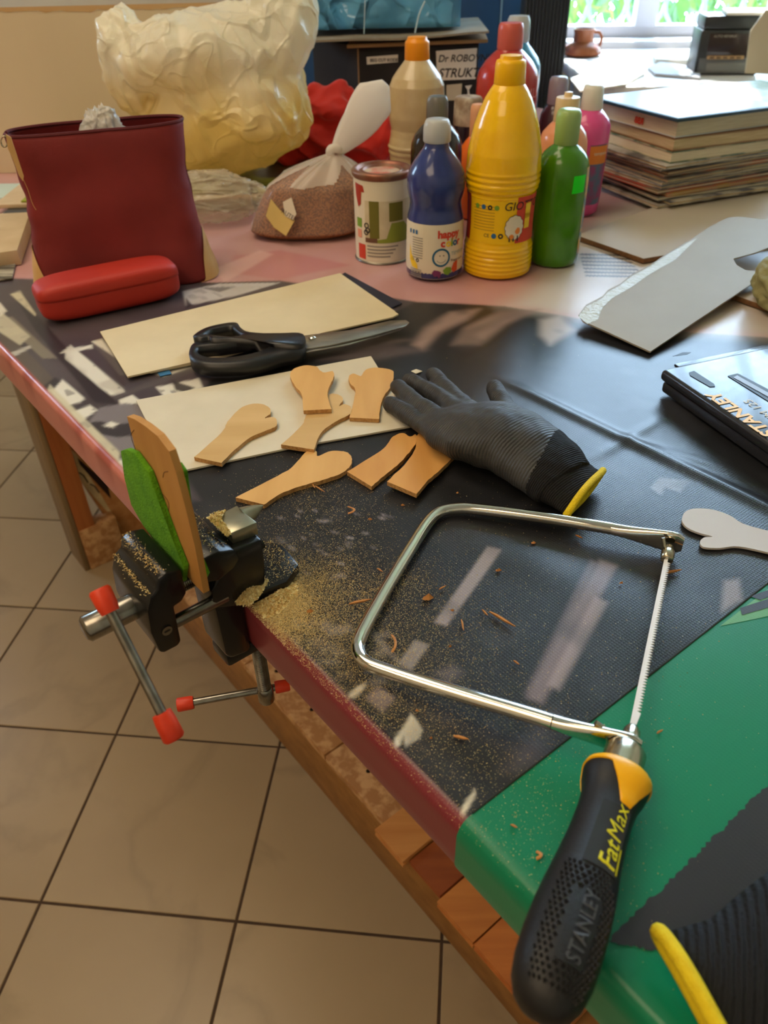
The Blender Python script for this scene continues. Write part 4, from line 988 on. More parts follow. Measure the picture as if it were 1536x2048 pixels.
def cpoly(name, B, pr, pts, m, par, off=.0008):
    """flat print on a bottle: pts (angle, z)"""
    bm = bmesh.new(); bm.faces.new([bm.verts.new((a, z, 0)) for a, z in pts])
    a0, a1 = min(p[0] for p in pts), max(p[0] for p in pts); k = math.ceil(a0/.05)
    while k*.05 < a1:
        bmesh.ops.bisect_plane(bm, geom=bm.verts[:]+bm.edges[:]+bm.faces[:], plane_co=(k*.05, 0, 0), plane_no=(1, 0, 0)); k += 1
    bm.verts.index_update(); v = [cyl(B, pr, q.co.x, q.co.y, off) for q in bm.verts]; f = [tuple(q.index for q in fc.verts) for fc in bm.faces]; bm.free()
    return mk(name, v, f, m, par)
def ctext(name, s, size, B, pr, a0, z0, m, par, off=.0008, **kw):
    v, f = text_vf(s, size, **kw); r = interp_r(pr, z0)
    return mk(name, [cyl(B, pr, a0+p[0]/r, z0+p[1], off) for p in v], f, m, par)
def cdisc(name, B, pr, a, z, rad, m, par, off=.0008, n=20, inner=0., sx=1.):
    r = interp_r(pr, z)
    if not inner: return cpoly(name, B, pr, [(a+rad*sx*math.cos(2*math.pi*k/n)/r, z+rad*math.sin(2*math.pi*k/n)) for k in range(n)], m, par, off)
    o = [cyl(B, pr, a+rad*sx*math.cos(2*math.pi*k/n)/r, z+rad*math.sin(2*math.pi*k/n), off) for k in range(n)]
    i_ = [cyl(B, pr, a+inner*sx*math.cos(2*math.pi*k/n)/r, z+inner*math.sin(2*math.pi*k/n), off) for k in range(n)]
    return mk(name, o+i_, [(k, (k+1) % n, n+(k+1) % n, n+k) for k in range(n)], m, par)
def pm(name, c, rough=.22, c2=None, coat=.3): return mat(name, c, c2, scale=35, rough=rough, coat=coat)
M_capw = mat('white_cap_plastic', (226, 222, 210), rough=.35)
M_capc = mat('frosted_cap_plastic', (206, 208, 206), rough=.25, trans=.25)
inkk = mat('black_print', (40, 36, 36), rough=.6); inkgrey = mat('grey_print', (150, 142, 130), rough=.7)
inkred = mat('red_print', (206, 66, 40), rough=.6); inkblue = mat('blue_print', (40, 100, 150), rough=.6); inkgreen = mat('green_print', (120, 160, 50), rough=.6)
inkyel = mat('yellow_print_label', (240, 200, 40), rough=.6); inkpurp = mat('purple_print', (120, 50, 100), rough=.6); inkor = mat('orange_print', (226, 130, 50), rough=.6)
labw = mat('white_label', (226, 216, 192), rough=.45)
def flask(name, label, base, rows, m_body, cap_rows, m_cap, group='paint bottles', seg=44, sy=1., capname='cap', ribs=None):
    B = P(*base); B = np.array([B[0], B[1], ZT+.0004])
    t = thing(name, label, 'bottle', B, group); pr = px_prof(B, rows); pr[0] = (pr[0][0], 0.)
    pr = [(pr[0][0]*.6, 0.), (pr[0][0]*.93, .0008)]+[(r, max(z, .004)) for r, z in pr[1:]]
    prd = pr
    if ribs:
        prd = []
        for (r0, z0), (r1, z1) in zip(pr[:-1], pr[1:]):
            n = max(1, int((z1-z0)/.0012))
            for k in range(n): prd.append((r0+(r1-r0)*k/n, z0+(z1-z0)*k/n))
        prd.append(pr[-1]); q = []
        for r, z in prd:
            for za, zb, num, amp in ribs:
                if za <= z <= zb: r += amp*(abs(math.sin(math.pi*num*(z-za)/(zb-za)))-.5)
            q.append((r, z))
        prd = q
    b = lathe('bottle_body', prd, B, m_body, t, seg=seg, sy=sy, rot=facing(B), smooth=1.2)
    cp = px_prof(B, cap_rows); r_, z_ = cp[-1]
    cp = [(cp[0][0]*.97, cp[0][1])]+[(r, z) for r, z in cp[1:]]+[(r_*.5, z_+.0006)]
    c = lathe(capname, cp, B, m_cap, t, seg=32, smooth=.9)
    return t, B, pr, b, c, cp

# --- big yellow bottle
t, B, pr, b, c, cp = flask('paint_bottle', 'tall yellow paint bottle with ribbed body and yellow cap, sheep on its label', (992, 540),
    [(540, 122), (534, 132), (520, 135), (482, 134), (472, 130), (440, 129), (395, 133), (378, 136), (364, 146), (330, 148), (300, 147), (275, 139), (250, 130), (222, 114), (195, 94), (178, 76), (166, 60)],
    pm('yellow_paint_plastic', (252, 200, 0), .2, (244, 186, 0)), [(168, 62), (166, 63), (126, 61), (120, 58), (117, 46), (110, 44)], mat('yellow_cap', (250, 190, 0), rough=.35), ribs=[(.006, .040, 6, .0016), (.098, .132, 5, .0016)])
zl0, zl1 = topz(B, 468)-ZT, topz(B, 378)-ZT
M_yl = mat('yellow_label', (244, 196, 10), rough=.45)
lb = band('label', B, pr, -1.35, 1.45, zl0, zl1, M_yl, t)
band('label_panel', B, pr, .50, 1.45, zl0, zl1, inkred, lb, off=.0007); band('label_panel', B, pr, -1.35, -1.02, zl0, zl1, mat('brick_red_print', (150, 40, 20), rough=.6), lb, off=.0007)
zh = zl1-zl0
ctext('lettering', 'GIOTTO', .0140, B, pr, .10, zl1-.0150, inkk, lb, off=.0011, shear=.15)
for k in range(9): band('small_print', B, pr, -.85, -.15, zl0+zh*.28+k*.0036, zl0+zh*.28+k*.0036+.0012, mat('ochre_print', (196, 150, 20), rough=.6), lb, off=.0007, n=8, rows=1)
for a, ink in ((-.72, inkgreen), (-.5, inkblue), (-.3, inkk), (-.1, inkgreen)): cdisc('emblem', B, pr, a, zl1-.012, .003, ink, lb, inner=.0012 if ink == inkk else 0)
for a, ink in ((-.14, inkblue), (.06, inkk)): cdisc('emblem', B, pr, a, zl0+.010, .0032, ink, lb, inner=.0014 if ink is inkk else 0)
ctext('lettering', 'CE', .006, B, pr, -.45, zl0+.008, inkk, lb)
# a white woolly sheep print (plain outline of puffs)
for k in range(12):
    q = 2*math.pi*k/12; cdisc('sheep_outline', B, pr, .46+.0085*math.cos(q)/.045, zl0+.020+.0105*math.sin(q), .0050, inkk, lb, off=.0012)
for k in range(12):
    q = 2*math.pi*k/12; cdisc('sheep_wool', B, pr, .46+.0085*math.cos(q)/.045, zl0+.020+.0105*math.sin(q), .0044, labw, lb, off=.0014)
cdisc('sheep_wool', B, pr, .46, zl0+.020, .0100, labw, lb, off=.0015); cdisc('sheep_face', B, pr, .56, zl0+.016, .0044, inkor, lb, off=.0017, sx=.8); cdisc('sheep_face', B, pr, .58, zl0+.023, .0034, labw, lb, off=.0018)
cdisc('sheep_face', B, pr, .38, zl0+.009, .0030, inkor, lb, off=.0017)
for a in (.30, .42, .55): cpoly('sheep_leg', B, pr, [(a, zl0+.003), (a+.04, zl0+.003), (a+.04, zl0+.010), (a, zl0+.010)], inkk, lb, off=.0016)
for k in range(4): band('small_print', B, pr, .80, 1.02, zl0+zh*.3+k*.006, zl0+zh*.5+k*.006+.0016, inkyel, lb, off=.0012, n=6, rows=1)
# --- blue bottle with white label
t, B, pr, b, c, cp = flask('paint_bottle', 'blue paint bottle with white smiling-face label and clear flip cap', (868, 546),
    [(546, 100), (538, 110), (520, 112), (450, 112), (428, 111), (414, 104), (400, 102), (386, 110), (372, 116), (350, 116), (338, 109), (322, 92), (306, 70), (296, 56), (290, 50), (278, 48)],
    pm('blue_paint_plastic', (52, 66, 128), .18, (40, 52, 108)), [(283, 54), (280, 56), (258, 56), (250, 54), (243, 50), (238, 44)], M_capc)
zl0, zl1 = topz(B, 540)-ZT, topz(B, 434)-ZT
lb = band('label', B, pr, -1.5, 1.5, zl0, zl1, labw, t)
ctext('lettering', 'happy', .013, B, pr, .10, zl1-.016, inkred, lb, bold=.0006)
for s, a, ink in (('c', .21, inkred), ('o', .40, inkyel), ('l', .59, inkgreen), ('o', .67, inkblue), ('r', .86, inkred)): ctext('lettering', s, .013, B, pr, a, zl1-.027, ink, lb, bold=.0006)
cdisc('face_ring', B, pr, .24, zl0+.0285, .0118, mat('teal_ink', (26, 96, 130), rough=.6), lb, inner=.0093, n=28)
for a in (.19, .32): cdisc('face_eye', B, pr, a, zl0+.031, .0008, inkk, lb, n=10)
mth = [(.24+.0055*math.cos(q)/.036, zl0+.027+.0045*math.sin(q)) for q in [math.pi*(1.1+.8*k/8) for k in range(9)]]
mth2 = [(.24+.0062*math.cos(q)/.036, zl0+.027+.0053*math.sin(q)) for q in [math.pi*(1.1+.8*k/8) for k in range(9)]]
cpoly('face_smile', B, pr, mth+mth2[::-1], inkgrey, lb)
ctext('lettering', 'TEMPERA', .0065, B, pr, .60, zl0+.030, mat('pale_blue_ink', (130, 160, 165), rough=.6), lb); ctext('lettering', 'Fingerpaint', .005, B, pr, .60, zl0+.022, inkk, lb)
cpoly('splash', B, pr, [(-.08, zl0+.009), (.0, zl0+.013), (.14, zl0+.012), (.24, zl0+.010), (.22, zl0+.004), (.16, zl0+.002), (.12, zl0+.005), (.02, zl0+.004)], inkpurp, lb)
cpoly('splash', B, pr, [(.30, zl0+.012), (.42, zl0+.016), (.60, zl0+.015), (.64, zl0+.009), (.5, zl0+.005), (.36, zl0+.007)], inkgreen, lb); cpoly('splash', B, pr, [(.62, zl0+.012), (.72, zl0+.020), (.9, zl0+.022), (.9, zl0+.009), (.72, zl0+.007)], mat('red_orange_ink', (214, 84, 40), rough=.6), lb)
cpoly('splash', B, pr, [(-1.0, zl0+.042), (-.92, zl0+.030), (-.62, zl0+.018), (-.60, zl0+.012), (-.85, zl0+.014), (-1.0, zl0+.022)], inkyel, lb)
for a in (-1.02, -.86, -.72): cpoly('emblem', B, pr, [(a, zl1-.013), (a+.09, zl1-.013), (a+.09, zl1-.008), (a, zl1-.008)], inkblue, lb)
for k in range(9): band('small_print', B, pr, -.86, -.42, zl1-.018-k*.0031, zl1-.0168-k*.0031, inkgrey, lb, off=.0007, n=6, rows=1)
for k in range(5): band('small_print', B, pr, -.95, -.45, zl0+.002+k*.0022, zl0+.003+k*.0022, inkgrey, lb, off=.0007, n=6, rows=1)
ctext('lettering', 'CE', .005, B, pr, -.92, zl0+.022, inkk, lb); cdisc('emblem', B, pr, -.62, zl0+.0235, .0024, inkk, lb, inner=.0012)
# --- green bottle
t, B, pr, b, c, cp = flask('paint_bottle', 'green paint bottle with pale green cap and a bright green sticker', (1104, 523),
    [(523, 88), (516, 96), (500, 98), (420, 102), (350, 104), (330, 103), (316, 96), (304, 82), (294, 62), (288, 46), (284, 44)], pm('green_paint_plastic', (70, 132, 10), .2, (60, 118, 8)),
    [(288, 46), (286, 48), (240, 50), (230, 50), (222, 46), (218, 40)], mat('pale_green_cap', (150, 178, 112), rough=.35))
cpoly('sticker', B, pr, [(.44, .097), (1.02, .097), (1.05, .118), (.47, .118)], mat('neon_green_sticker', (20, 226, 10), rough=.5), t, off=.0006)
band('label', B, pr, 1.15, 2.0, .016, .125, mat('multicolour_label', (230, 180, 110), (70, 130, 150), scale=60, rough=.5, sharp=.1), t)
# --- pink bottle
t, B, pr, b, c, cp = flask('paint_bottle', 'pink paint bottle with white cap standing beside the stack of books', (1155, 425),
    [(425, 66), (418, 74), (400, 78), (300, 84), (262, 86), (248, 84), (236, 74), (226, 58), (218, 42)], pm('pink_paint_plastic', (226, 84, 150), .22, (214, 76, 140)),
    [(219, 42), (216, 44), (178, 41), (172, 38), (169, 32)], M_capw)
lb = band('label', B, pr, .2, 1.2, topz(B, 400)-ZT, topz(B, 282)-ZT, mat('purple_label', (150, 70, 120), (90, 110, 140), scale=60, rough=.5, sharp=.12), t)
band('label_panel', B, pr, .2, 1.2, topz(B, 320)-ZT, topz(B, 284)-ZT, inkor, lb, off=.0008); ctext('lettering', 'tempera', .007, B, pr, .4, topz(B, 302)-ZT, labw, lb, off=.0012)
# --- cream bottle with orange cap
t, B, pr, b, c, cp = flask('paint_bottle', 'cream paint bottle with bright orange cap in front of the black box', (832, 405),
    [(405, 96), (398, 104), (310, 106), (290, 112), (270, 104), (255, 102), (232, 110), (205, 112), (170, 110), (154, 98), (140, 80), (128, 62), (118, 48)], pm('cream_paint_plastic', (206, 184, 142), .25, (192, 168, 126)),
    [(121, 48), (118, 50), (86, 49), (82, 48), (80, 42), (73, 38)], mat('orange_cap', (240, 150, 10), rough=.35), ribs=[(topz(P(832, 405), 308)-ZT, topz(P(832, 405), 284)-ZT, 2, .002)])
band('label', B, pr, -.6, .9, topz(B, 396)-ZT, topz(B, 318)-ZT, inkyel, t)
# --- red and light blue squared bottles with frosted caps
t, B, pr, b, c, cp = flask('paint_bottle', 'large red paint bottle with red frosted cap behind the yellow bottle', (999, 385),
    [(385, 110), (378, 116), (200, 122), (155, 122), (140, 116), (120, 92), (104, 62), (98, 48), (94, 46)], pm('red_paint_plastic', (186, 46, 30), .25, (172, 40, 28)),
    [(98, 50), (95, 51), (58, 51), (50, 49), (45, 44)], mat('red_frosted_cap', (206, 96, 84), rough=.3))
lb = thing; ctext('lettering', 'ML', .02, B, pr, .62, topz(B, 190)-ZT, mat('pale_red_print', (226, 150, 140), rough=.6), t, off=.001)
t, B, pr, b, c, cp = flask('paint_bottle', 'light blue paint bottle with clear cap behind the red bottle', (1016, 330),
    [(330, 86), (322, 92), (160, 98), (130, 98), (116, 88), (100, 66), (88, 46), (82, 42)], pm('sky_paint_plastic', (44, 132, 170), .25), [(84, 44), (82, 46), (46, 46), (38, 44), (31, 38)], M_capc)
# --- dark bottle, dark jar, orange, purple and peach bottles
flask('paint_bottle', 'black paint bottle with grey see-through cap behind the blue bottle', (869, 470),
    [(470, 92), (463, 100), (300, 103), (284, 100), (268, 88), (254, 66), (244, 46), (240, 40)], pm('black_paint_plastic', (34, 24, 24), .15), [(243, 42), (240, 44), (206, 44), (198, 42), (192, 36)], mat('grey_clear_cap', (120, 120, 116), rough=.2, trans=.2))
flask('paint_jar', 'dark jar with white lid standing between the black and red bottles', (928, 408),
    [(408, 50), (403, 55), (260, 57), (250, 56), (246, 55)], pm('dark_violet_plastic', (40, 30, 44), .2), [(249, 57), (246, 58), (202, 57), (196, 55), (193, 50)], mat('stained_white_lid', (206, 196, 178), (150, 130, 110), scale=50, rough=.5, sharp=.1))
flask('paint_bottle', 'orange paint bottle squeezed between the blue and yellow bottles', (946, 432),
    [(432, 66), (425, 72), (340, 76), (310, 76), (296, 66), (280, 44), (272, 30)], pm('orange_paint_plastic', (240, 110, 20), .22), [(275, 30), (272, 32), (220, 32), (212, 30), (208, 26)], mat('peach_cap', (232, 170, 130), rough=.35))
flask('paint_bottle', 'dark purple bottle with see-through cap behind the peach bottle', (1094, 385),
    [(385, 54), (378, 58), (250, 62), (228, 58), (214, 46), (206, 36)], pm('purple_paint_plastic', (70, 44, 56), .2), [(208, 38), (205, 39), (168, 38), (158, 36), (153, 30)], mat('violet_clear_cap', (160, 150, 164), rough=.2, trans=.15))
flask('paint_bottle', 'peach paint bottle with cream cap between the green and pink bottles', (1106, 462),
    [(462, 82), (455, 90), (300, 96), (280, 95), (264, 86), (250, 64), (242, 48)], pm('peach_paint_plastic', (236, 160, 116), .25, (226, 146, 100)), [(245, 48), (242, 50), (198, 48), (194, 46), (192, 18), (184, 16)], mat('cream_cap', (226, 196, 150), rough=.35))
# --- paint tin
B = P(767, 512); B = np.array([B[0], B[1], ZT+.0004]); r0 = 108/2*dep(B)/FPX; hh = topz(B, 334)-ZT
can = thing('paint_tin', 'white paint tin with a rusty rim and a picture label beside the blue bottle', 'tin', B)
M_tin = mat('tin_rim_steel', (128, 70, 52), (150, 120, 96), scale=40, rough=.4, metal=.6)
pr = [(r0*.98, 0), (r0, .0015), (r0, hh-.008)]
lathe('tin_body', [(r0*.9, 0), (r0, .0004), (r0+.0008, .002), (r0, .004), (r0, hh-.008), (r0, hh-.006)], B, labw, can, seg=56)
lathe('rim', [(r0*.72, hh-.010), (r0, hh-.010), (r0+.0022, hh-.007), (r0+.0026, hh-.003), (r0+.001, hh-.0008), (r0-.002, hh), (r0-.0045, hh-.0012), (r0-.006, hh-.0045), (r0-.010, hh-.0045), (r0-.011, hh-.0025), (r0-.013, hh-.0025), (r0-.0145, hh-.0058)], B, M_tin, can, seg=56, smooth=1.2)
lathe('lid', [(r0-.0142, hh-.012), (r0-.0142, hh-.0052), (r0*.3, hh-.0050)], B, mat('smeared_tin_lid', (196, 176, 150), (196, 96, 70), scale=30, rough=.4, sharp=.12), can, seg=48)
lathe('base_ring', [(r0-.004, 0), (r0+.0012, 0), (r0+.0018, .0012), (r0+.0006, .003), (r0, .0032)], B, mat('steel_rim_grey', (120, 112, 100), rough=.35, metal=.7), can, seg=56)
lb = band('label', B, pr, -1.5, 1.5, .005, hh-.012, labw, can, off=.0003)
olive = mat('olive_print', (110, 106, 34), rough=.6); lime = mat('lime_print', (140, 150, 50), rough=.6)
band('picture', B, pr, -.66, 1.4, .030, hh-.034, mat('picture_print', (214, 202, 170), (200, 184, 150), scale=50, rough=.5), lb, off=.0006)
band('picture_panel', B, pr, -.48, -.13, .036, hh-.034, olive, lb, off=.0009); band('picture_panel', B, pr, .22, .75, .058, hh-.036, olive, lb, off=.0009)
cpoly('picture_panel', B, pr, [(-.25, .030), (1.2, .030), (1.2, .040), (.8, .056), (.3, .056), (.12, .036), (-.25, .034)], lime, lb, off=.0009); band('picture_panel', B, pr, -.66, -.2, .030, .036, mat('brown_print', (110, 76, 56), rough=.6), lb, off=.0009)
for a, z in ((-.6, .052), (-.56, .046), (-.62, .043)): cdisc('picture_detail', B, pr, a, z, .0038, inkk, lb, off=.001, inner=.0022)
band('label_panel', B, pr, -1.05, -.68, .006, .026, inkred, lb, off=.0006); band('label_panel', B, pr, -1.1, -.82, .048, .060, inkgreen, lb, off=.0006)
cpoly('drip', B, pr, [(-1.15, hh-.014), (-.72, hh-.016), (-.66, hh-.024), (-.8, hh-.024), (-.84, hh-.040), (-.98, hh-.044), (-1.1, hh-.03)], mat('rust_drip', (170, 50, 24), rough=.4), lb, off=.0008)
for k in range(4): band('small_print', B, pr, -.60, .55-.1*k, .024-k*.0045, .0262-k*.0045, inkgrey, lb, off=.0006, n=8, rows=1)
cpoly('label_panel', B, pr, [(-1.08, .034), (-.84, .034), (-.84, .045), (-1.08, .045)], mat('salmon_print', (226, 150, 120), rough=.6), lb, off=.0006)
# ================================================================ BAGS, POUCH, CLOTH
def blob(name, c, rad, m, par=None, sub=5, fn=None):
    bm = bmesh.new(); bmesh.ops.create_icosphere(bm, subdivisions=sub, radius=1)
    for v in bm.verts:
        p = np.array(v.co); q = fn(p) if fn else p
        v.co = tuple(np.asarray(c)+np.asarray(q)*np.asarray(rad))
    me = bpy.data.meshes.new(name); bm.to_mesh(me); bm.free(); return mko(name, me, m, par, True)
def crease(p, s, seed, w=7.):
    n = rnoise(p, s, seed); return max(0., 1-abs(n)*w)
def ridge(p, s, seed):
    return 1-2*abs(rnoise(p, s, seed))
# --- pouch
M_pouch = mat('maroon_canvas', (128, 32, 30), (116, 27, 26), scale=18, rough=.7, bump=.25, bscale=1200)
M_pin = mat('maroon_lining', (84, 18, 24), rough=.8); M_lea = mat('tan_leather', (214, 172, 112), (202, 158, 98), scale=30, rough=.6)
b0, b1 = P(62, 600), P(440, 562); ex = (b1-b0); WB = np.linalg.norm(ex); ex /= WB; ey = np.cross(Z3, ex); bc = (b0+b1)/2
pouch = thing('zip_pouch', 'open maroon canvas pouch with tan leather corners and a zip standing on the table', 'pouch', bc+ey*.045)
front = bc+ey*.0
tl, tr = PL(2, 282, ey, bc@ey+.02), PL(368, 250, ey, bc@ey+.02)
hl, hr = tl[2]-ZT, tr[2]-ZT; xl, xr = float((tl-bc)@ex), float((tr-bc)@ex)
def pouch_pt(t, q, off=0.):
    """t 0 bottom..1 top; q angle, 0=right, pi/2=back"""
    c, s = math.cos(q), math.sin(q)
    xc = (xl+xr)/2*t; hw = WB/2*(1-t)+(xr-xl)/2*t; dpt = .052*(1-t)**.8+.034*t; e = .28+.25*t
    X = math.copysign(abs(c)**e, c); Y = math.copysign(abs(s)**(.55+.2*t), s)
    xx = xc+X*(hw+off-.010*math.sin(math.pi*t)); yy = .05+Y*(dpt+off)
    h = (hl+hr)/2+(hr-hl)/2*X
    z = t*h+.004*math.sin(3*xx*20)*t*0
    w = np.array([xx*9, yy*9, z*9])
    f = .004*mnoise.noise(Vector(w*2.1))+.006*ridge(w, 1.1, 4)*math.sin(math.pi*min(1, t*1.05))*.7
    yy += (f if s < 0 else -f)*(abs(s) > .15); xx += .004*mnoise.noise(Vector((z*40, 1.7 if c > 0 else 5.1, 0)))*abs(c)*math.sin(math.pi*t)
    return bc+ex*xx+ey*yy+Z3*(.0015+z)
seg, nz = 120, 44
V = [pouch_pt(i/nz, 2*math.pi*k/seg) for i in range(nz+1) for k in range(seg)]
V += [pouch_pt(i/nz, 2*math.pi*k/seg, -.002) for i in range(nz, 9, -1) for k in range(seg)]; R_ = len(V)//seg
F = [(i*seg+k, i*seg+(k+1) % seg, (i+1)*seg+(k+1) % seg, (i+1)*seg+k) for i in range(R_-1) for k in range(seg)]+[tuple(range(seg))[::-1], tuple((R_-1)*seg+k for k in range(seg))]
pb = mk('pouch_body', V, F, M_pouch, pouch, smooth=True)
for s in (1, -1):
    rim = [pouch_pt(1., math.pi/2*0+q*s, -.001)+Z3*.0006 for q in np.linspace(.05, math.pi-.05, 50)]
    tube('zip_tape', rim, .0022, M_pin, pb, seg=6)
def pouch_patch(name, qs, tmax, m):
    V = []; F = []; n = len(qs); r = 8
    for q, tm in qs:
        for j in range(r+1): V.append(pouch_pt(tm*j/r, q, .0012))
    for i in range(n-1):
        for j in range(r): F.append((i*(r+1)+j, (i+1)*(r+1)+j, (i+1)*(r+1)+j+1, i*(r+1)+j+1))
    return mk(name, V, F, m, pb, smooth=True)
pouch_patch('corner_patch', [(math.radians(a), .30*max(.01, 1-(1-abs(math.cos(math.radians(a)))**.28)/.16)) for a in list(range(296, 360, 4))+[360, 364, 370]], .3, M_lea)
pouch_patch('corner_patch', [(math.radians(a), .30*max(.01, 1-(1-abs(math.cos(math.radians(a)))**.28)/.24)) for a in [168, 174]+list(range(180, 256, 4))], .3, M_lea)
tg = PL(30, 300, ey, bc@ey-.012)
slab('pull_tab', [PL(a, b, ey, bc@ey-.008) for a, b in ((12, 268), (22, 274), (34, 310), (48, 352), (46, 362), (38, 350), (26, 318), (16, 296))], -ey, .0015, M_lea, pouch)
tube('ring', [PL(9+7*math.cos(q), 283+11*math.sin(q), ey, bc@ey-.008) for q in np.linspace(0, 2*math.pi, 16)[:-1]], .0010, M_nickel, pouch, seg=6, close=True)
tube('thread', smooth_path([PL(a, b, ey, bc@ey-.006) for a, b in ((46, 358), (56, 380), (64, 405), (72, 420))], 4), .0004, M_lea, pouch, seg=4)
M_clear = mat('clear_plastic_film', (220, 216, 208), rough=.18, trans=.42)
pc = PL(205, 262, ey, bc@ey+.05)
cb = blob('plastic_wrapper', pc+Z3*(-.022), (.030, .014, .045), M_clear, None, 5, lambda p: p*(1+.18*rnoise(p, 1.6, 2)+.14*crease(p, 2.2, 3)+.08*crease(p, 5, 4)))
crinkle(M_clear, ((25, .6), (60, .4)), .008, .05)
tag(cb, 'crumpled clear plastic wrapper sticking out of the maroon pouch', 'wrapper')

# --- bag of brown granules with a knotted neck
M_film = mat('milky_bag_film', (232, 220, 206), rough=.16, trans=.84); M_film2 = mat('gathered_bag_film', (246, 238, 226), rough=.22, trans=.10, transl=.4)
M_gran = mat('brown_granules', (168, 104, 54), (110, 62, 30), scale=420, rough=.8, bump=1., bscale=500, sharp=.14)
gbc = P(612, 470); gb = thing('granule_bag', 'knotted clear bag filled with brown granules standing beside the paint tin', 'bag', gbc)
kn = PL(668, 312, np.array([0, 1., 0]), gbc[1]+.0); kz = kn[2]-ZT
gx = kn[0]-gbc[0]
def gran(p, infl=0., topk=.62):
    x, y, z = p; a = math.atan2(y, x); t = (z+1)/2
    return p
seg, nz = 72, 30
def bag_pt(t, q, top, infl):
    """t 0..1 over height 'top'"""
    s_ = t*top/kz; w = (1-.28*s_)*(1 if s_ < .62 else max(0, 1-((s_-.62)/.38)**1.55)); wx = .083*w+.005; wy = .050*w+.005
    bot = min(1, .72+t*3.2) if t < .12 else 1
    c, s = math.cos(q), math.sin(q); sx_ = math.copysign(abs(c)**.75, c); sy_ = math.copysign(abs(s)**.8, s)
    pl_ = 1+.035*math.sin(11*q+3)*s_**1.4+.03*rnoise((c, s, s_*2), 1.7, 5)
    return np.array([gbc[0]+gx*(t*top/kz)**1.6+sx_*(wx*pl_*bot+infl), gbc[1]+.012+sy_*(wy*pl_*bot+infl), ZT+.0012+t*top])
def bag_mesh(name, top, infl, m, n=nz):
    V = [bag_pt(i/n, 2*math.pi*k/seg, top, infl) for i in range(n+1) for k in range(seg)]
    F = [(i*seg+k, i*seg+(k+1) % seg, (i+1)*seg+(k+1) % seg, (i+1)*seg+k) for i in range(n) for k in range(seg)]+[tuple(range(seg))[::-1], tuple(n*seg+k for k in range(seg))]
    return mk(name, V, F, m, gb, smooth=True)
bag_mesh('granules', kz*.78, -.0012, M_gran); flm = bag_mesh('bag_film', kz*.985, .0008, M_film)
M_film4 = mat('pleated_bag_film', (244, 232, 216), rough=.2, trans=.62)
V = []; F = []; npl, nrw = 160, 40
for i in range(nrw+1):
    s0 = .50+.49*i/nrw
    for k in range(npl):
        q = 2*math.pi*k/npl; V.append(bag_pt(s0/.985, q, kz*.985, .0016+.0042*abs(math.sin(7*q+1.3*math.sin(3*q)))*math.sin(math.pi*min(1, (i+1)/nrw*.9))))
for i in range(nrw):
    for k in range(npl):
        if i < 14+9*math.sin(5*2*math.pi*k/npl+1)+9*abs(math.sin(4.5*2*math.pi*k/npl)): continue
        F.append((i*npl+k, i*npl+(k+1) % npl, (i+1)*npl+(k+1) % npl, (i+1)*npl+k))
mk('film_pleats', V, F, M_film4, gb, smooth=True)
K = np.array([gbc[0]+gx, gbc[1]+.012, ZT+kz])
tl_ = PL(768, 170, np.array([0, 1., 0]), K[1]+.01); td = tl_-K
tube('knot', smooth_path([K-Z3*.012+np.array([-.004, 0, 0]), K+np.array([-.006, -.003, .0]), K+np.array([-.004, -.006, .008]), K+np.array([.006, -.004, .008]), K+np.array([.009, .003, .003])], 5), .0062, M_film2, gb, seg=12)
n = 20; V = []; F = []
for i in range(n+1):
    t = i/n; c_ = K+td*t*.98+np.array([.004, 0, .004]); w = .006+.021*math.sin(math.pi*min(1, t*.62+.05))**1.0 if t < .8 else (.0262)*(1-(t-.8)/.2*.75)
    d_ = np.array([td[2], 0, -td[0]]); d_ /= np.linalg.norm(d_)
    for k in range(20):
        q = 2*math.pi*k/20; V.append(c_+d_*math.cos(q)*w*(1+.12*math.sin(5*q+t*4))+np.array([0, 1, 0])*math.sin(q)*(.006+.006*math.sin(math.pi*t)))
for i in range(n):
    for k in range(20): F.append((i*20+k, i*20+(k+1) % 20, (i+1)*20+(k+1) % 20, (i+1)*20+k))
F += [tuple(range(20))[::-1], tuple(n*20+k for k in range(20))]
mk('bag_tail', V, F, M_film2, gb, smooth=True)
yb = gbc[1]-.047
M_lbl = mat('paper_label', (214, 186, 110), (206, 178, 104), scale=30, rough=.6)
# label follows the film, low on the left front
lbq = [(542, 398), (560, 420), (590, 440), (572, 472), (548, 455), (532, 432)]
ln = np.array([-.45, -.85, .28]); ln /= np.linalg.norm(ln); lc = bag_pt(.42, math.radians(222), kz*.985, .0025)
lb = slab('label', [PL(a, b, ln, float(lc@ln)) for a, b in lbq], ln, .0003, M_lbl, gb)
slab('label', [PL(a, b, ln, float(lc@ln)+.0012) for a, b in ((566, 404), (583, 395), (593, 428), (586, 440), (570, 432))], ln, .0003, mat('white_sticker', (216, 204, 180), rough=.6), gb)
lx = PL(590, 440, ln, float(lc@ln)+.002)-PL(560, 420, ln, float(lc@ln)+.002); lx /= np.linalg.norm(lx)
text('lettering', 'AUTEX', .009, PL(562, 425, ln, float(lc@ln)+.0018), lx, np.cross(ln, lx), inkk, gb)

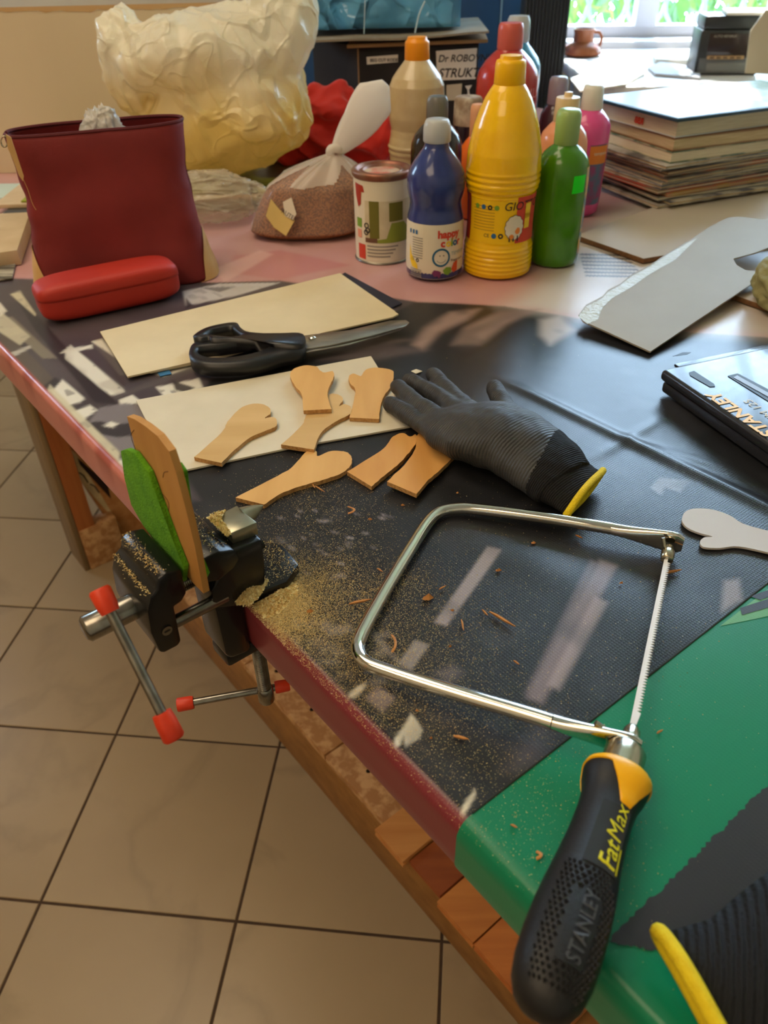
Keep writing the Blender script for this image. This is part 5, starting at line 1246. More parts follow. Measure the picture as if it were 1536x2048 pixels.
# --- big pale yellow carrier bag
M_bag = mat('pale_yellow_bag_film', (248, 222, 130), (246, 232, 186), scale=7, rough=.22, transl=.35, detail=2)
M_bagw = mat('white_bag_film', (246, 240, 220), (250, 230, 170), scale=9, rough=.2, transl=.4, detail=2)
yc = P(450, 330); yd = 1.42
cen = PL(450, 195, np.array([0, 1., 0]), yd); 
def Yp(px, py, y=yd): return PL(px, py, np.array([0, 1., 0]), y)
yb_ = thing('carrier_bag', 'large crumpled pale yellow plastic bag full of soft stuff behind the pouch', 'bag', np.array([cen[0], yd, ZT]))
sx = (Yp(640, 200)[0]-Yp(265, 200)[0])/2; zt0 = Yp(450, 75)[2]; zb0 = ZT+.024
def crump(p, seed, a=.10, b=.05):
    q = (p[0], p[1], p[2]*.45)
    return 1+a*rnoise(p, 1.3, seed)+b*rnoise(q, 3., seed+1)+.05*crease(q, 1.5, seed+2, 5)+.028*crease(q, 3.1, seed+3, 6)+.012*crease(q, 6.5, seed+4, 6)
cm_ = np.array([(Yp(640, 200)[0]+Yp(265, 200)[0])/2, yd+.02, (zt0+zb0)/2])
def yfn(p):
    q = np.array(p); q = np.sign(q)*np.abs(q)**.85; k = crump(p, 21, .085, .045); q = q*k
    q[2] = max(q[2], -1.0); q[0] -= .24*max(0., -q[2])**1.5*(1 if q[0] > 0 else -.2); return q
bl1 = blob('bag_skin', cm_, (sx*.93, .105, (zt0-zb0)/2*.96), M_bag, yb_, 6, yfn)
# loose top of the bag folded over to the upper left and up to the right
tc_ = np.array([Yp(400, 90)[0], yd-.01, Yp(400, 105)[2]])
def tfn(p):
    k = crump(p, 33, .14, .06); q = np.array(p)*k; q[2] += .35*max(0, q[0])*(1)*.6-.25*max(0, -q[0])*.4; return q
bl2 = blob('bag_top', tc_, ((Yp(600, 60)[0]-Yp(232, 60)[0])/2, .085, (Yp(400, 0)[2]-Yp(400, 190)[2])/2*.9), M_bagw, yb_, 6, tfn)
lf = np.array([Yp(265, 130)[0], yd-.02, Yp(265, 120)[2]])
bl3 = blob('bag_ear', lf, (.045, .05, .075), M_bagw, yb_, 5, lambda p: np.array(p)*crump(p, 41, .16, .07))
cr_ = Yp(560, 60); bl4 = blob('bag_corner', cr_+np.array([0, .0, -.005]), (.050, .05, .075), M_bagw, yb_, 5, lambda p: np.array([p[0]*(1+.35*p[2]), p[1]*(1-.3*p[2]), p[2]])*crump(p, 47, .12, .06))
V = []; F = []
for o_ in (bl1, bl2, bl3, bl4):
    k = len(V); V += [tuple(v.co) for v in o_.data.vertices]; F += [tuple(i+k for i in p.vertices) for p in o_.data.polygons]
for o_ in (bl1, bl2, bl3, bl4): bpy.data.objects.remove(o_)
def bagmat():
    m = mat('carrier_bag_film', (246, 220, 132), rough=.22, transl=.35, bump=.12, bscale=20); nt = m.node_tree; N = nt.nodes; L = nt.links
    tc = N.new('ShaderNodeTexCoord'); sp = N.new('ShaderNodeSeparateXYZ'); L.new(tc.outputs['Object'], sp.inputs[0])
    nz_ = N.new('ShaderNodeTexNoise'); nz_.inputs['Scale'].default_value = 9; L.new(tc.outputs['Object'], nz_.inputs[0])
    ad = N.new('ShaderNodeMath'); ad.operation = 'MULTIPLY_ADD'; ad.inputs[1].default_value = .16; L.new(nz_.outputs[0], ad.inputs[0]); L.new(sp.outputs[2], ad.inputs[2])
    mr = N.new('ShaderNodeMapRange'); mr.inputs[1].default_value = ZT+.19; mr.inputs[2].default_value = ZT+.31; L.new(ad.outputs[0], mr.inputs[0])
    cr = N.new('ShaderNodeValToRGB'); cr.color_ramp.elements[0].color = (*lin((248, 218, 128)), 1); cr.color_ramp.elements[1].color = (*lin((248, 242, 220)), 1); L.new(mr.outputs[0], cr.inputs[0])
    for n in N:
        if n.type == 'BSDF_PRINCIPLED': L.new(cr.outputs[0], n.inputs['Base Color'])
        if n.type == 'BSDF_TRANSLUCENT': L.new(cr.outputs[0], n.inputs['Color'])
    return crinkle(m, ((7, .42), (15, .36), (34, .2)), .010, .03)
bsk = mk('bag_skin', V, F, bagmat(), yb_); remesh(bsk, .0042, 22)
def bagfold(c):
    w = (c.x+c.z*.5, c.y, c.z*.55-c.x*.3); return .007*crease(w, 6, 101, 6)+.005*crease(w, 11, 102, 7)+.003*crease(w, 22, 103, 8)-.004
displace(bsk, bagfold, ZT+.0205)
# what the bag lies on: papers, a green magazine, boards
low = [Yp(380, 345, 1.33)[0], Yp(560, 345, 1.33)[0]]
def flat(name, x0, x1, y0, y1, z0, z1, m, label, cat, group=None, rot=0., bev=.0008):
    c = np.array([(x0+x1)/2, (y0+y1)/2]); co, si = math.cos(rot), math.sin(rot)
    o = [(c[0]+(a-c[0])*co-(b-c[1])*si, c[1]+(a-c[0])*si+(b-c[1])*co) for a, b in ((x0, y0), (x1, y0), (x1, y1), (x0, y1))]
    return tag(prism(name, o, ZT+z0, ZT+z1, m, bevel=bev), label, cat, group)
M_dk = mat('dark_board', (70, 66, 60), rough=.6); M_bg = mat('beige_board', (206, 182, 146), (190, 164, 126), scale=20, rough=.6)
M_lg = mat('lime_magazine_cover', (140, 150, 30), (60, 62, 24), scale=12, rough=.35, sharp=.15)
flat('board', -.62, -.06, 1.31, 1.58, .0012, .0095, M_dk, 'dark board at the bottom of the pile under the carrier bag', 'board', 'boards under the bag', .05)
flat('board', -.64, -.07, 1.33, 1.58, .0100, .0165, M_bg, 'beige board on top of the dark one under the carrier bag', 'board', 'boards under the bag', .03)
flat('magazine', -.60, -.08, 1.345, 1.58, .0170, .0195, M_lg, 'lime green and black magazine lying under the carrier bag', 'magazine', None, .06)
# clear crumpled film between pouch and granule bag
M_film3 = mat('crumpled_clear_film', (230, 218, 192), (212, 198, 168), scale=25, rough=.08, trans=.60, bump=.4, bscale=30)
fc = P(490, 440)
fo = blob('plastic_film', np.array([fc[0]-.070, fc[1]+.006, ZT+.034]), (.105, .050, .036), M_film3, None, 6, lambda p: np.clip(np.array(p)*(1+.10*rnoise(p, 2., 51)+.12*crease((p[0]*.5, p[1], p[2]), 2.0, 52)+.07*crease((p[0]*.5, p[1], p[2]), 4.4, 53)), -1.3, 1.3)*np.array([1, 1, 1]) if p[2] > -.9 else np.array(p))
for v in fo.data.vertices: v.co.z = max(v.co.z, ZT+.0014)
crinkle(M_film3, ((12, .6), (28, .5), (60, .3)), .010, .04)
tag(fo, 'crumpled clear packaging film between the pouch and the granule bag', 'packaging')
# red cloth
M_cloth = mat('red_cloth', (206, 36, 16), (190, 28, 12), scale=14, rough=.75, bump=.2, bscale=500, sheen=.2)
rc = P(640, 330); rz = topz(np.array([rc[0], rc[1], ZT]), 205)-ZT
def rfn(p): return np.array(p)*(1+.2*rnoise(p, 1.5, 61)+.16*crease(p, 1.6, 62, 3))
RY = 1.585
V1_, F1_ = [], []
clo = []
for (px, py, ax_, az_, sd) in ((640, 275, .090, .046, 1), (660, 215, .042, .036, 5), (735, 265, .055, .05, 9), (590, 300, .050, .026, 13)):
    c_ = PL(px, py, np.array([0, 1., 0]), RY); bm = bmesh.new(); bmesh.ops.create_icosphere(bm, subdivisions=5, radius=1)
    v_ = [np.array(c_)+np.array(rfn(np.array(v.co)+sd*.0)*(1+.06*sd/13)+0)*np.array([ax_, .043, az_]) for v in bm.verts]; bm.verts.index_update(); f_ = [tuple(v.index for v in f.verts) for f in bm.faces]; bm.free(); clo.append((v_, f_))
rd = mk('red_cloth', *join_vf(clo), M_cloth); remesh(rd, .004, 10)
def clothfold(c):
    f1 = math.sin(38*(c.x*.8+c.z*.9)+5*rnoise(c, 9, 71)); f2 = math.sin(75*(c.z-.6*c.x)+6*rnoise(c, 13, 72)); return .0065*(1-abs(f1))**1.5*2+.0035*(1-abs(f2))-.004
displace(rd, clothfold, ZT+.0022)
tag(rd, 'bright red crumpled cloth lying between the carrier bag and the black box', 'cloth')
# cream cardboard sheet standing behind everything on the left
M_cb = mat('cream_cardboard', (214, 196, 164), (206, 188, 156), scale=5, rough=.8, stretch=(1, 1, .2))
cy = 1.60
a_, b_ = PL(-120, 20, np.array([0, 1., 0]), cy), PL(480, 20, np.array([0, 1., 0]), cy)
cb = thing('standing_cardboard', 'tall cream cardboard panel standing behind the pouch and the carrier bag', 'cardboard', ((a_[0]+b_[0])/2, cy, ZT))
box('panel', (a_[0], cy, ZT+.0012), (b_[0]-a_[0], 0, 0), (0, .006, 0), (0, 0, a_[2]-ZT), M_cb, cb)
r_ = np.random.default_rng(8); ed_ = [np.array([a_[0]+(b_[0]-a_[0])*k/40, cy-.0006, a_[2]-.003-r_.uniform(0, .006)]) for k in range(41)]
mk('torn_edge', ed_+[p*np.array([1, 1, 0])+np.array([0, 0, a_[2]+.002]) for p in ed_], [(k, k+1, 42+k, 41+k) for k in range(40)], mat('torn_paper', (196, 160, 112), rough=.9), cb)
# --- papers and sheets at the far left
def px_sheet(name, px, z0, z1, m, label, cat): return tag(prism(name, [P(a, b, ZT+z1) for a, b in px], ZT+z0, ZT+z1, m, bevel=.0006), label, cat)
px_sheet('printed_paper', [(-62, 566), (24, 556), (34, 512), (-50, 518)], .0016, .004, mat('mixed_paper', (176, 168, 148), (84, 78, 66), scale=30, rough=.6, stretch=(.4, 3, 1), sharp=.1), 'grey and dark printed paper on the table beside the maroon pouch', 'paper')
px_sheet('folded_sheet', [(-66, 514), (34, 500), (60, 424), (-60, 430)], .0016, .022, M_bg, 'beige folded sheet lying behind the printed paper beside the pouch', 'sheet')
px_sheet('pale_card', [(-70, 398), (40, 394), (60, 366), (-60, 368)], .0016, .012, mat('pale_teal_card', (196, 214, 206), rough=.5), 'pale teal card lying behind the beige folded sheet', 'card')
# ================================================================ BOX, FOLDERS, CABINET, BOOKS, RADIO, WINDOW TABLE
Y3 = np.array([0, 1., 0])
def at_y(px, py, y): return PL(px, py, Y3, y)
# black carton with handwritten label
by = 1.68
M_bk = mat('black_carton', (38, 36, 36), (46, 43, 42), scale=20, rough=.75, spec=.25); M_bke = mat('carton_edge', (150, 116, 76), rough=.85)
L_, R__ = at_y(715, 90, by), at_y(958, 90, by)
bx = thing('cardboard_carton', 'black cardboard carton with a handwritten white label and paper on top', 'box', ((L_[0]+R__[0])/2, by+.12, ZT))
zt1 = L_[2]; x0 = at_y(628, 90, by+.10)[0]
box('carton_body', (L_[0], by, ZT+.0012), (R__[0]-L_[0], 0, 0), (.02, .26, 0), (0, 0, zt1-ZT-.004), M_bk, bx, bevel=.002)
sd_ = [np.array([L_[0], by, ZT+.0012]), np.array([x0-.01, by+.20, ZT+.0012])]
prism('carton_side', [sd_[0], (L_[0]+.02, by+.262), sd_[1]], ZT+.0012, zt1-.004, M_bk, bx)
box('carton_lid', (L_[0]-.02, by-.012, zt1-.004), (R__[0]-L_[0]+.035, 0, .004), (.02, .29, 0), (0, 0, .006), M_bke, bx, bevel=.001)
tube('corner_wear', [(L_[0], by-.0004, ZT+.01), (L_[0]+.0005, by-.0004, zt1-.006)], .0016, M_bke, bx, seg=6)
def by_patch(name, px, m, off=.001):
    return slab(name, [at_y(a, b, by-off) for a, b in px], -Y3, .0004, m, bx)
lab_paper = mat('white_paper', (226, 220, 206), rough=.6)
by_patch('paper_label', [(872, 102), (954, 96), (951, 158), (874, 161)], lab_paper)
X3 = np.array([1., 0, 0])
text('lettering', 'Dr ROBOVNIK', .0165, at_y(876, 124, by-.0018), X3, Z3, inkk, bx, bold=.0003, shear=.2); text('lettering', 'STRUKTUR', .0215, at_y(876, 155, by-.0018), X3, Z3, inkk, bx, bold=.0004, shear=.25)
by_patch('paper_label', [(733, 114), (796, 109), (796, 124), (734, 129)], lab_paper); text('lettering', 'BEG CUT KODE', .0075, at_y(740, 124, by-.0018), X3, Z3, inkk, bx, bold=.0002)
by_patch('paper_label', [(893, 170), (924, 167), (922, 200), (893, 201)], mat('sand_print', (196, 186, 160), rough=.6)); by_patch('print_mark', [(930, 172), (944, 170), (938, 180), (940, 192), (935, 192), (935, 180)], lab_paper)
text('lettering', 'COMPACT', .009, at_y(725, 172, by-.0014), X3, Z3, inkgrey, bx); text('lettering', 'INC 105', .009, at_y(724, 182, by-.0014), X3, Z3, inkgrey, bx)
# sagging grey cardboard on top
M_gc = mat('grey_cardboard', (150, 140, 122), (128, 118, 102), scale=14, rough=.8)
def warp(name, px, y, dy, t, m, label, cat):
    top_ = [at_y(a, b, y) for a, b in px]; n = len(px)
    V = top_+[p+np.array([.01, dy, .0]) for p in top_]+[p-Z3*t for p in top_]+[p+np.array([.01, dy, -t]) for p in top_]
    F = [(i, i+1, n+i+1, n+i) for i in range(n-1)]+[(2*n+i, 3*n+i, 3*n+i+1, 2*n+i+1) for i in range(n-1)]+[(i, 2*n+i, 2*n+i+1, i+1) for i in range(n-1)]+[(n+i, n+i+1, 3*n+i+1, 3*n+i) for i in range(n-1)]+[(0, n, 3*n, 2*n), (n-1, 3*n-1, 4*n-1, 2*n-1)]
    return tag(mk(name, V, F, m, None), label, cat)
warp('cardboard_sheet', [(590, 84), (640, 80), (710, 77), (800, 76), (880, 70), (940, 64), (978, 62)], by-.025, .27, .0035, M_gc, 'curled grey cardboard sheet lying on the black carton', 'cardboard')
# light blue glossy plastic wallet
M_bw = mat('blue_plastic_film', (110, 178, 214), (70, 140, 190), scale=10, rough=.08, bump=.8, bscale=14, trans=.12)
crinkle(M_bw, ((4, .6), (9, .6), (20, .3)), .012, .05)
wy = by+.02; a_, b_ = at_y(585, 70, wy), at_y(918, 62, wy)
pw = thing('plastic_wallet', 'shiny light blue plastic wrapped box on top of the black carton', 'package', ((a_[0]+b_[0])/2, wy+.1, a_[2]))
zz0 = max(a_[2], b_[2])+.006
bm = bm_of(*box_vf((a_[0], wy, zz0), (b_[0]-a_[0], 0, 0), (0, .2, 0), (0, 0, .16))); bmesh.ops.recalc_face_normals(bm, faces=bm.faces)
bmesh.ops.subdivide_edges(bm, edges=bm.edges, cuts=14, use_grid_fill=True)
for v in bm.verts:
    p = np.array(v.co); v.co.y += .012*ridge(p*14, 1, 81)+.004*ridge(p*30, 1, 82); v.co.x += .004*ridge(p*20, 1, 83)
bmk('film_wrap', bm, M_bw, pw, smooth=True)
tube('fold_highlight', [at_y(730, 0, wy-.017), at_y(728, 68, wy-.017)], .0008, mat('fold_glint', (200, 226, 240), rough=.2), pw, seg=5)  # highlights along the folds, painted as paler lines on the blue film
tube('fold_highlight', smooth_path([at_y(850, 2, wy-.02), at_y(838, 30, wy-.02), at_y(830, 66, wy-.02)], 4), .0014, MATS['fold_glint'], pw, seg=5)
# navy cupboard and black ribbed screen in front of the window wall
M_nv = mat('navy_lacquer', (38, 78, 122), (34, 70, 112), scale=4, rough=.35)
cyy = 2.47; a_, b_ = at_y(600, 60, cyy), at_y(1056, 60, cyy)
cu = thing('cupboard', 'tall navy blue cupboard standing behind the table next to the window', 'cupboard', ((a_[0]+b_[0])/2, cyy+.2, 0))
wcu = b_[0]-a_[0]
box('cupboard_body', (a_[0], cyy+.02, 0), (wcu, 0, 0), (0, .4, 0), (0, 0, 1.75), M_nv, cu, bevel=.004)
xd = at_y(1000, 60, cyy)[0]; xm = (a_[0]+xd)/2
for xa, xb in ((a_[0]+.004, xm-.002), (xm+.002, xd-.003), (xd+.003, b_[0]-.002)):
    box('door', (xa, cyy, .06), (xb-xa, 0, 0), (0, .019, 0), (0, 0, 1.67), M_nv, cu, bevel=.002)
tube('edge_strip', [(xd, cyy-.001, .06), (xd, cyy-.001, 1.73)], .0022, mat('pale_edge', (130, 170, 200), rough=.3), cu, seg=6)
M_rb = mat('black_ribbed_plastic', (36, 42, 48), rough=.5)
ry = 2.21; a_, b_ = at_y(1046, 60, ry), at_y(1137, 60, ry); nr = 13; wr = b_[0]-a_[0]
rs = thing('ribbed_screen', 'black vertically ribbed panel standing between the blue cupboard and the window', 'panel', ((a_[0]+b_[0])/2, ry+.05, 0))
box('panel_back', (a_[0], ry+.012, .0), (wr, 0, 0), (0, .05, 0), (0, 0, 1.5), M_rb, rs)
for k in range(nr): tube('rib', [(a_[0]+wr*(k+.5)/nr, ry+.012, .0), (a_[0]+wr*(k+.5)/nr, ry+.012, 1.5)], wr/nr*.42, M_rb, rs, seg=8)
# white table under the window, sunlit papers and a clay jug
M_wt = mat('white_table_top', (228, 228, 226), rough=.3)
tz = .83
wt = thing('window_table', 'white table with a rounded corner standing under the window', 'table', (1.05, 2.45, 0))
cq = [P(1128, 125, tz)+np.array([0, 0, 0]), P(1105, 205, tz)]
xa = float(P(1120, 115, tz)[0]); ya = float(P(1120, 175, tz)[1])
prism('table_top', [(xa+.03, ya), (xa+1.25, ya-.14), (xa+1.3, 2.72), (xa+.04, 2.80), (xa, 2.77), (xa-.01, ya+.04)], tz-.03, tz, M_wt, wt, bevel=.006)
for x, y in ((xa+.08, ya+.07), (xa+1.2, ya-.05), (xa+.08, 2.70), (xa+1.2, 2.62)): box('leg', (x-.02, y-.02, 0), (.04, 0, 0), (0, .04, 0), (0, 0, tz-.0305), M_wt, wt, bevel=.003)
def paper(px, z, t, m, label, name='paper_sheet', group='papers on the window table'):
    return tag(prism(name, [P(a, b, z) for a, b in px], z, z+t, m), label, 'paper', group)
paper([(1140, 160), (1225, 130), (1290, 150), (1250, 172), (1160, 185)], tz+.001, .004, lab_paper, 'white paper sheet in the sunlit patch on the window table')
paper([(1305, 118), (1330, 112), (1385, 122), (1380, 130), (1310, 128)], tz+.001, .012, lab_paper, 'small white paper bundle near the window frame on the window table')
paper([(1295, 140), (1320, 128), (1400, 140), (1400, 160), (1310, 152)], tz+.001, .006, mat('grey_paper', (176, 176, 180), rough=.7), 'grey paper sheet beside the radio on the window table')
jb = PL(1163, 108, GY, RY1-.10); jz = float(pj([0, 0, 0])[0])*0
jgb = np.array([P(1163, 112, tz)[0], P(1163, 112, tz)[1], tz+.001])
s_j = dep(jgb)/FPX; M_clay = mat('brown_glazed_clay', (150, 84, 52), (170, 100, 62), scale=14, rough=.25)
hj = topz(jgb, 58)-tz
jug = thing('clay_jug', 'brown glazed clay jug with a handle standing by the window', 'jug', jgb)
lathe('jug_body', [(s_j*30, 0), (s_j*38, hj*.08), (s_j*36, hj*.3), (s_j*28, hj*.44), (s_j*20, hj*.54), (s_j*19, hj*.8), (s_j*21, hj), (s_j*18.5, hj), (s_j*17, hj*.8), (s_j*17, hj*.6)], jgb, M_clay, jug, seg=32)
tube('jug_handle', smooth_path([jgb+np.array([s_j*15, 0, hj*.86]), jgb+np.array([s_j*30, 0, hj*.84]), jgb+np.array([s_j*36, 0, hj*.6]), jgb+np.array([s_j*32, 0, hj*.25])], 5), s_j*3, M_clay, jug, seg=10)
# radio cassette recorder on the window table with papers, beige board beside
rz_ = tz+.001; rA = P(1386, 150, rz_)
M_rd = mat('black_radio_plastic', (46, 48, 48), (40, 42, 42), scale=30, rough=.35); M_rg = mat('grey_radio_plastic', (96, 98, 98), rough=.4)
e_ = np.array([.9866, -.163, 0]); n_ = np.array([-.163, -.9866, 0]); f_ = -n_
Rr = np.array([rA[0], rA[1], rz_]); hr_ = topz(Rr, 60)-rz_; hr2 = topz(Rr, 32)-rz_
wr_ = (PL(1512, 150, n_, float(Rr@n_))-Rr)@e_
rad = thing('radio_recorder', 'black radio cassette recorder standing on the window table', 'radio', Rr+e_*wr_/2)
box('radio_body', Rr, e_*wr_, f_*.12, Z3*hr_, M_rd, rad, bevel=.004)
box('radio_top', Rr+Z3*(hr_+.0005)+f_*.004+e_*.004, e_*(wr_-.004), f_*.11, Z3*(hr2-hr_), M_rd, rad, bevel=.005)
def rface(name, x0, x1, z0, z1, m, par=rad, d=.003): return box(name, Rr+e_*wr_*x0+n_*d+Z3*hr_*z0, e_*wr_*(x1-x0), f_*(d-.0003), Z3*hr_*(z1-z0), m, par, bevel=.0008)
rface('tape_window', .14, .98, .42, .93, mat('dark_brown_window', (44, 30, 26), rough=.15)); rface('tape_door', .05, .99, .04, .38, M_rg); rface('tape_holder', .18, .80, .08, .28, mat('smoky_plastic', (120, 120, 116), rough=.2), d=.005)
rface('button_strip', .16, .74, .36, .44, mat('tan_strip', (176, 140, 96), rough=.5), d=.006)
for k in range(5): rface('button', .20+k*.105, .27+k*.105, .375, .425, mat('brown_button', (110, 86, 60), rough=.5), d=.008)
for k in range(3): lathe('jack', [(.0025, 0), (.0025, .004)], Rr+e_*wr_*.03+Z3*hr_*(.08+.1*k)+n_*.001, inkk, rad, seg=8)
kc = Rr+e_*wr_*.93+Z3*hr_*.52; tube('dial', [kc+n_*.0005, kc+n_*.010], [.016, .015], mat('silver_dial', (150, 152, 156), rough=.25, metal=.6), rad, seg=24)
text('lettering', 'AUTO REVERSE', .008, Rr+e_*wr_*.2+Z3*hr_*.84+n_*.0036, e_, Z3, inkgrey, rad); text('lettering', 'METAL', .007, Rr+e_*wr_*.74+Z3*hr_*.84+n_*.0036, e_, Z3, inkgrey, rad)
ph = rz_+hr2
tag(slab('paper_sheet', [Rr*np.array([1, 1, 0])+e_*a+f_*b+Z3*(ph+.002) for a, b in ((.05, -.01), (.34, -.03), (.36, .12), (.06, .11))], Z3, .006, lab_paper), 'white papers lying on top of the radio recorder', 'paper')
bb = PL(1490, 160, n_, float(Rr@n_)+.05)
tag(slab('leaning_board', [PL(a, b, n_, float(Rr@n_)+.07) for a, b in ((1489, 146), (1500, 62), (1530, 20), (1640, 10), (1640, 150))], n_, .006, mat('beige_panel', (196, 182, 152), rough=.6)), 'beige board leaning in front of the radio recorder', 'board')
# stack of books and magazines
ck = P(1318, 428); dl = P(1176, 372)-ck; dr = P(1490, 352)-ck
dl /= np.linalg.norm(dl); dr = dr-dl*(dr@dl); dr /= np.linalg.norm(dr)
sh = topz(np.array([ck[0], ck[1], ZT]), 232)-ZT
rb_ = np.random.default_rng(21)
M_pg = mat('book_pages', (206, 184, 146), (180, 156, 118), scale=300, rough=.85, stretch=(.1, .1, 3)); M_pgw = mat('book_pages_pale', (222, 208, 180), (204, 188, 158), scale=300, rough=.85, stretch=(.1, .1, 3))
z = ZT+.0085
ccol = [(90, 70, 50), (200, 190, 170), (60, 60, 66), (176, 140, 60), (170, 60, 40), (210, 200, 182), (70, 66, 74), (150, 150, 130), (196, 100, 60), (120, 90, 60), (60, 76, 96), (196, 190, 180), (84, 60, 60), (180, 170, 150)]
def bookish(name, label, cat, z, t, w, l, off, ang, cov, pages, group, sag=0.):
    a_ = dl*math.cos(ang)+dr*math.sin(ang); b_ = -dl*math.sin(ang)+dr*math.cos(ang); o = np.array([ck[0], ck[1], 0])+dl*off[0]+dr*off[1]
    tt = thing(name, label, cat, o+a_*w/2+b_*l/2+Z3*z, group)
    def pt(x, y, zz):   # sagging ends
        s_ = -sag*(x/w)**2; return o+a_*x+b_*y+Z3*(zz+s_)
    def lay(nm, x0, x1, y0, y1, z0, z1, m):
        n = 8; V = []; F = []
        for i in range(n+1):
            x = x0+(x1-x0)*i/n; V += [pt(x, y0, z0), pt(x, y1, z0), pt(x, y1, z1), pt(x, y0, z1)]
        for i in range(n):
            for k in range(4): F.append((i*4+k, i*4+(k+1) % 4, (i+1)*4+(k+1) % 4, (i+1)*4+k))
        F += [(0, 3, 2, 1), (n*4, n*4+1, n*4+2, n*4+3)]
        bm = bm_of(V, F); return bmk(nm, bm, m, tt)
    ct = min(.0016, t*.22)
    lay('pages', .0015, w-.001, .0015, l-.0015, z+ct, z+t-ct, pages); lay('cover', 0, w, 0, l, z, z+ct, cov); lay('cover', 0, w, 0, l, z+t-ct, z+t, cov)
    return tt, o, a_, b_
names = ['ragged dark brown', 'white spined', 'charcoal', 'mustard', 'red', 'cream', 'dark violet', 'grey green', 'orange', 'tan brown', 'slate blue', 'pale grey', 'maroon brown', 'sand']
order = ['bottom magazine of the stack', 'second magazine from the bottom of the stack', 'third magazine up in the stack', 'fourth magazine up in the stack', 'fifth magazine up in the stack', 'sixth magazine up in the stack', 'seventh magazine up in the stack', 'eighth magazine up in the stack', 'ninth magazine up in the stack', 'magazine just above the middle of the stack', 'magazine two below the thick books', 'magazine directly below the thick books']
zend = ZT+sh*.52; th = (zend-z)/12
for k in range(12):
    m_ = mat('magazine_cover_%d' % k, ccol[k], tuple(min(255, int(c*.7+40)) for c in ccol[(k+5) % 14]), scale=25, rough=.35, sharp=.12)
    bookish('magazine', '%s %s by the window' % (names[k], order[k]), 'magazine', z, th*.94, .205+rb_.uniform(-.012, .012), .275+rb_.uniform(-.015, .012), (rb_.uniform(-.004, .012)-.008*(k < 3), rb_.uniform(-.008, .010)), rb_.uniform(-.05, .05), m_, M_pg if k % 2 else M_pgw, 'magazines in the stack', 0)
    z += th
thick = [('pale patterned book below the brown-paged one', .024, mat('pale_green_cover', (190, 180, 150), (100, 120, 100), scale=30, rough=.5, sharp=.14), M_pgw, 0.03), ('thick brown-paged book under the top book', .026, mat('brown_cover', (140, 104, 70), rough=.5), M_pg, .05),
         ('thick white book with red spine letters on top of the stack', .034, mat('white_book_cover', (206, 206, 204), rough=.25), M_pgw, 0.0)]
tot = sum(q[1] for q in thick); rem = ZT+sh*.955-z
for k, (lab, t_, cv_, pg_, an_) in enumerate(thick):
    t_ = t_/tot*rem
    bk_, o_, a2, b2_ = bookish('book', lab, 'book', z, t_-.0008, .19+.012*(k == 1), .245+.02*(k < 2), (.004, .006), an_, cv_, pg_, 'thick books in the stack'); z += t_
    if k == 2:
        nrm_ = -b2_
        text('lettering', 'RBB', t_*.5, o_+a2*.075+Z3*(z-t_*.75)-b2_*.0006, -a2 if False else a2, Z3, inkred, bk_, bold=.0006)
M_gl = mat('sky_reflection_cover', (150, 176, 204), rough=.25, spec=.35)  # pale blue sky reflection painted into the glossy cover colour
cvs = thing('hardcover_book', 'thin dark-edged book with glossy cover tinted pale blue like the reflected sky lying on top of the stack', 'book', np.array([ck[0], ck[1], 0])+dl*.1+dr*.12+Z3*z)
o_ = np.array([ck[0], ck[1], 0])+dl*-.012+dr*-.010
box('cover', o_+Z3*(z+.0003), dl*.215, dr*.205, Z3*.005, mat('dark_teal_edge', (40, 66, 80), rough=.3), cvs, bevel=.0008); box('dust_jacket', o_+Z3*(z+.0055)+dl*.003+dr*.003, dl*.209, dr*.199, Z3*.0006, M_gl, cvs)
tag(box('picture_book', o_+dr*.212+dl*.01+Z3*(z-.004), dl*.2, dr*.16, Z3*.007, mat('green_glossy_print', (190, 206, 190), (120, 160, 120), scale=14, rough=.2), None, bevel=.0006), 'thin picture book with a pale green cover beside the top book', 'book')

# ================================================================ RIGHT SIDE: BOARDS, CUT CARD, CASE
M_hb = mat('hardboard_face', (190, 178, 160), (180, 168, 150), scale=8, rough=.55); 
def sheet_px(name, px, z, t, m, label, cat, group=None):
    return tag(prism(name, [P(a, b, ZT+z+t) for a, b in px], ZT+z, ZT+z+t, m, bevel=.0006), label, cat, group)
hb = sheet_px('hardboard_sheet', [(1152, 470), (1287, 517), (1420, 496), (1700, 470), (1760, 330), (1420, 378), (1340, 402)], .0014, .0068, M_hb, 'beige hardboard sheet with a brown sawn edge under the stack of books', 'board')
hb.data.materials.append(mat('hardboard_edge', (130, 92, 58), (110, 76, 46), scale=200, rough=.8))
for p in hb.data.polygons:
    if abs(p.normal.z) < .6: p.material_index = 1
hb2 = sheet_px('hardboard_sheet', [(1425, 575), (1560, 622), (1800, 640), (1800, 520), (1480, 545)], .0014, .0062, M_hb, 'small hardboard sheet lying under the cut grey card', 'board'); hb2.data.materials.append(MATS['hardboard_edge'])
for p in hb2.data.polygons:
    if abs(p.normal.z) < .6: p.material_index = 1
